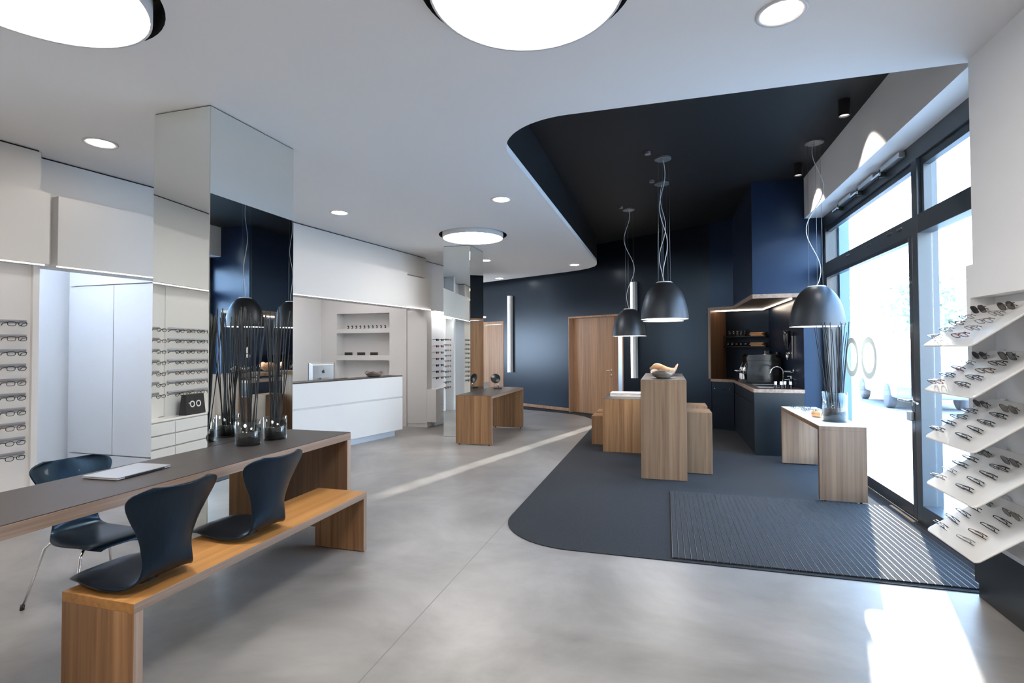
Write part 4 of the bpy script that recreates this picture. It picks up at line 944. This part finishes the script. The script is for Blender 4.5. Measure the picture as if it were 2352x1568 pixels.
# sunglasses on the lit panels
cols = [M['brown'], M['blackac'], M['red'], M['bluac']]
def small_sun(fm, key):
    bm = bmesh.new()
    for s_ in (1, -1):
        vs = [(.026 * math.copysign(abs(math.cos(a)) ** .75, math.cos(a)), .022 * math.copysign(abs(math.sin(a)) ** .75, math.sin(a))) for a in [2 * PI * i / 16 for i in range(16)]]
        plate(bm, vs, .004, Matrix.Translation((-.002, s_ * .035, 0)) @ Matrix(((0, 0, 1, 0), (1, 0, 0, 0), (0, 1, 0, 0), (0, 0, 0, 1))))
        tube(bm, [(-.002, s_ * .062, .012), (-.12, s_ * .058, .004)], .0025, 4)
    tube(bm, [(0, -.012, .010), (0, .012, .010)], .0025, 4); bmesh.ops.recalc_face_normals(bm, faces=bm.faces)
    return bm
msun = {}
def sung(k, loc, rot, label, group):
    if k not in msun:
        o = obj('sunglasses', small_sun(cols[k], k), mat('sun_frame_%s' % ['brown', 'black', 'red', 'blue'][k], [(.11, .045, .02), (.01, .01, .012), (.16, .015, .02), (.02, .03, .05)][k], .2)); msun[k] = o
        o.location = loc; o.rotation_euler = rot; return tag(o, label, 'sunglasses', group)
    return dup(msun[k], loc, rot, label, group)
rnd = random.Random(4)
for j in range(7):
    for i in range(3):
        p = LT @ Vector((-.075, .12 + i * .19, 1.665 - j * .125)); sung(rnd.choice([0, 1, 1, 2]), p, Lrot(.15), 'sunglasses in the %s column of the lit far display, %s row from the top' % (('left', 'second', 'third')[i], ORD[j]), 'sunglasses on the lit far display')
for j in range(10):
    for i in range(3):
        p = LT @ Vector((-.075, -4.46 + i * .2, 1.70 - j * .125)); sung(rnd.choice([0, 1, 2, 3]), p, Lrot(), 'sunglasses seen in the far mirror beside the counter, %s row, %s from left' % (ORD[j], ORD[i]), 'sunglasses on the hidden lit display')

# ------------------------------------------------------------------ acrylic trays on the right wall
TA = math.atan2(.237, .335); TL = math.hypot(.237, .335)
trz = [1.505, 1.236, .953, .673, .393]
tn = ['topmost', 'second', 'third', 'fourth', 'lowest']
def tray_mesh(W_=.535, D_=TL):
    bm = bmesh.new(); pts = arc(.03, .03, .03, 180, 270, 5) + arc(D_ - .03 - .0, .03, .03, 270, 360, 5) + arc(D_ - .03, W_ - .03, .03, 0, 90, 5) + arc(.03, W_ - .03, .03, 90, 180, 5)
    pts = [(x + (.03 * math.sin(PI * max(0, min(1, y / W_))) if x > D_ * .7 else 0) - .03, y) for x, y in pts]
    prism(bm, pts, -.012, 0); return bm
tp = None; TT = []
for k, z in enumerate(trz):
    T = Matrix.Translation((1.505, 3.258, z)) @ Matrix.Rotation(-TA, 4, 'Y'); TT.append(T)
    lb = '%s from the top of the tilted white eyeglass trays on the right wall' % tn[k] if 0 < k < 4 else '%s tilted white acrylic tray of eyeglasses on the right wall' % tn[k]
    if tp is None:
        tp = thing('display_tray', lb, 'tray', (1.505, 3.258, z), rot=(0, -TA, 0), group='tilted acrylic trays on the right wall')
        o = obj('tray_plate', tray_mesh(), M['acryl'], tp); o.modifiers.new('b', 'BEVEL').width = .004; o.location = (.03, 0, 0)
        for b_ in (.05, .43): obj('bracket', BX((TL - .02, TL + .03, b_, b_ + .05, -.035, -.0125)), M['lac'], tp)
    else: dup(tp, (1.505, 3.258, z), (0, -TA, 0), lb)
# local tray coordinates: a 0..1 from front to back, b 0..1 from the near (right) side to the far (left) side
E_ = Matrix.Rotation
rowsL = [.10, .27, .43, .58]; rowsR = [.11, .27, .43, .60]
fmx = [[M['metalf'], M['metalf'], M['brown'], M['metalf']], [M['red'], M['bluac'], M['red'], M['metalf']], [M['blackac'], M['bluac'], M['blackac'], M['bluac']], [M['metalf'], M['metalf'], M['blackac'], M['blackac']], [M['blackac']] * 4]
fmr = [[M['red'], M['metalf'], M['metalf'], M['metalf']], [M['blackac'], M['bluac'], M['brown'], M['blackac']], [M['blackac']] * 4, [M['blackac']] * 4, [M['metalf'], M['brown'], M['blackac'], M['blackac']]]
fname = {id(M['metalf']): 'thin metal framed', id(M['brown']): 'brown framed', id(M['red']): 'red framed', id(M['bluac']): 'dark blue framed', id(M['blackac']): 'black framed'}
gt = {}
rnd = random.Random(11)
for k in range(5):
    for side, rows, fm_ in (('left', rowsL, fmx[k]), ('right', rowsR, fmr[k])):
        for i, a in enumerate(rows):
            b = (.43 if side == 'left' else .19) + rnd.uniform(-.008, .008)
            if side == 'left': b = .445 + (.0 if k == 4 else .02) - .0 * i
            Mx = TT[k] @ Matrix.Translation((a * TL + .02, b, .021)) @ E_(PI + rnd.uniform(-.12, .12), 4, 'Z') @ E_(.35, 4, 'Y')
            f_ = fm_[i]; lb = '%s eyeglasses on the %s tray, %s from the front in the %s column' % (fname[id(f_)], tn[k], ORD[i], side)
            key = id(f_)
            if key not in gt: gt[key] = glasses(lb, f_, M['lens'], Mx.to_translation(), Mx.to_euler(), True, r=.0014 if f_ is M['metalf'] else .0020, group='eyeglasses on the acrylic trays')
            else: dup(gt[key], Mx.to_translation(), Mx.to_euler(), lb)
sl2 = {}
sun_spec = [[('black', 3.5), ('brown', 2.6)], [('brown', 2.0), ('black', 4.0)], [('brown', 2.0), ('olive', 2.6)], [('green', 2.6), ('black', 2.8)], [('green', 2.8), ('olive', 2.2)]]
scol = {'black': (.02, .024, .028), 'brown': (.035, .018, .012), 'olive': (.05, .035, .01), 'green': (.012, .035, .03)}
for k in range(5):
    for i, side in enumerate(('left', 'right')):
        cn, e = sun_spec[k][i]; a, b = ((.80, .455), (.80, .195))[i]
        Mx = TT[k] @ Matrix.Translation((a * TL, b, .026)) @ E_(PI, 4, 'Z') @ E_(-.12, 4, 'Y')
        lm = bpy.data.materials.get('sunglass_lens_' + cn) or mat('sunglass_lens_' + cn, scol[cn], .08, coat=.6)
        glasses('%s sunglasses at the back %s of the %s tray' % (cn, side, tn[k]), M['blackac'] if cn != 'olive' else M['metalf'], lm, Mx.to_translation(), Mx.to_euler(), True, r=.0016, lw=.029, lh=.024, e=e, group='sunglasses on the acrylic trays')
# eyeglasses lying on the window table, and an orange jar on its side
spots = [(1.52, 7.28, .2, 'bluac'), (1.60, 7.22, 1.2, 'metalf'), (1.68, 7.15, -.5, 'bluac'), (1.60, 7.02, .6, 'blackac'), (1.70, 6.98, 2.0, 'bluac'), (1.66, 6.84, .2, 'bluac'), (1.56, 6.88, -.4, 'metalf'), (1.74, 6.74, .9, 'red')]
for i, (x, y, a, mn) in enumerate(spots):
    dup(gt[id(M[mn])], (x, y, .735 + .02), (0, .1, a), '%s eyeglasses, %s from the far end, loose on the window table' % (fname[id(M[mn])], ORD[i]), 'loose eyeglasses on the window table')
t = thing('glass_jar', 'small orange tinted jar lying on its side on the window table', 'jar', (1.575, 6.42, .735 + .036), rot=(PI / 2, 0, .9))
bm = bmesh.new(); lathe(bm, [(0, -.05), (.034, -.05), (.036, .04), (.032, .05), (.029, .05), (.032, .04), (.030, -.045), (0, -.045)], 24); obj('jar_body', bm, mat('amber_plastic', (.75, .42, .2), .25, coat=.3), t)

# ------------------------------------------------------------------ street outside the window
struct('floor', BX((2.3, 5.2, -6, 40, -.12, -.02), (2.06, 2.3, 3.9, 7.95, -.12, -.001)), M['paving'])
struct('floor', BX((5.2, 12, -6, 60, -.2, -.12)), M['road'])
struct('floor', BX((12, 60, -6, 60, -.12, -.05)), M['paving'])
t = thing('house', 'pale gabled house across the street, washed out beyond the glass', 'building', (16, 33, -.05), rz=-.5)
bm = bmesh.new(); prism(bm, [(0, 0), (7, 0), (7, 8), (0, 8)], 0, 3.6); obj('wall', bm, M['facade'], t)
bm = bmesh.new(); v = [bm.verts.new(q) for q in ((-.3, -.3, 3.6), (7.3, -.3, 3.6), (7.3, 8.3, 3.6), (-.3, 8.3, 3.6), (3.5, -.3, 5.6), (3.5, 8.3, 5.6))]
for q in ((0, 1, 4), (2, 3, 5), (1, 2, 5, 4), (3, 0, 4, 5), (3, 2, 1, 0)): bm.faces.new([v[i] for i in q])
obj('roof', bm, mat('grey_roof_tiles', (.3, .29, .3), .8), t)
for xx in (1.0, 3.0, 5.0): obj('window', BX((xx, xx + 1.0, -.03, -.001, 1.0, 2.4)), mat('far_window', (.1, .13, .16), .2), t)
t = thing('office_block', 'low pale building farther along the street beyond the glass', 'building', (24, 30, -.05), rz=-.6)
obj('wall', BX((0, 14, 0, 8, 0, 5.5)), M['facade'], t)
for xx in range(6): obj('window', BX((.8 + xx * 2.2, 2.2 + xx * 2.2, -.03, -.001, 1.4, 3.0)), bpy.data.materials['far_window'], t)
def tree(x, y, h, r, lb, sd_):
    rn = random.Random(sd_); t = thing('street_tree', lb, 'tree', (x, y, -.05)); bm = bmesh.new(); tube(bm, [(0, 0, 0), (.05, 0, h * .5), (0, .1, h * .8)], [.16, .12, .05], 8); obj('trunk', bm, M['bark'], t)
    bm = bmesh.new()
    for i in range(1400):
        u = Vector((rn.gauss(0, 1), rn.gauss(0, 1), rn.gauss(0, 1))).normalized() * r * rn.uniform(.4, 1); p = u + Vector((0, 0, h * .8)); s_ = .12
        d1 = Vector((rn.uniform(-1, 1), rn.uniform(-1, 1), rn.uniform(-1, 1))).normalized() * s_; d2 = d1.cross(Vector((rn.uniform(-1, 1), rn.uniform(-1, 1), rn.uniform(-1, 1)))).normalized() * s_
        bm.faces.new([bm.verts.new(q) for q in (p - d1, p + d2, p + d1, p - d2)])
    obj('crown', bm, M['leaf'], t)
tree(10.5, 26.0, 4.2, 1.7, 'leafy tree before the gabled house beyond the glass', 1)
tree(17.0, 24, 4.6, 2.0, 'second street tree farther right beyond the glass', 2)
t = thing('parked_car', 'silver car parked at the kerb, faint beyond the glass door', 'car', (6.6, 17.5, -.12), rz=-.1)
bm = bmesh.new(); pf = [(-2.1, .3), (-2.15, .62), (-2.0, .82), (-1.2, .92), (-.5, 1.38), (.9, 1.42), (1.6, 1.0), (2.05, .9), (2.12, .55), (2.08, .28)]
lo = [bm.verts.new((-.82, y, z)) for y, z in pf]; hi = [bm.verts.new((.82, y, z)) for y, z in pf]; bm.faces.new(lo); bm.faces.new(hi[::-1])
for i in range(len(pf)): bm.faces.new((lo[i], hi[i], hi[(i + 1) % len(pf)], lo[(i + 1) % len(pf)]))
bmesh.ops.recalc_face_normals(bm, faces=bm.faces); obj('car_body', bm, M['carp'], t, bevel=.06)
gm = mat('haze_paled_car_glass', (.2, .23, .26), .15); tyre = mat('haze_paled_tyre', (.16, .16, .17), .8)  # glass and black rubber painted paler to carry the flare haze
for s_ in (-1, 1):
    bm = bmesh.new(); q = [(-1.05, .95), (-.5, 1.3), (.85, 1.33), (1.35, 1.0)]; a = [bm.verts.new((s_ * .825, y, z)) for y, z in q]; b = [bm.verts.new((s_ * .81, y, z)) for y, z in q]; bm.faces.new(a); bm.faces.new(b[::-1])
    for i in range(4): bm.faces.new((a[i], b[i], b[(i + 1) % 4], a[(i + 1) % 4]))
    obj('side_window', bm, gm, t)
    for y in (-1.35, 1.35):
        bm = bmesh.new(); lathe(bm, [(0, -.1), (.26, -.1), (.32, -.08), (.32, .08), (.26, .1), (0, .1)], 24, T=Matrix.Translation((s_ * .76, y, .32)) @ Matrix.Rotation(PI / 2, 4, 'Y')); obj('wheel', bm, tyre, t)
bm = bmesh.new(); bxm(bm, -.7, -.35, -2.17, -2.12, .58, .72); bxm(bm, .35, .7, -2.17, -2.12, .58, .72); obj('headlight', bm, M['label'], t)
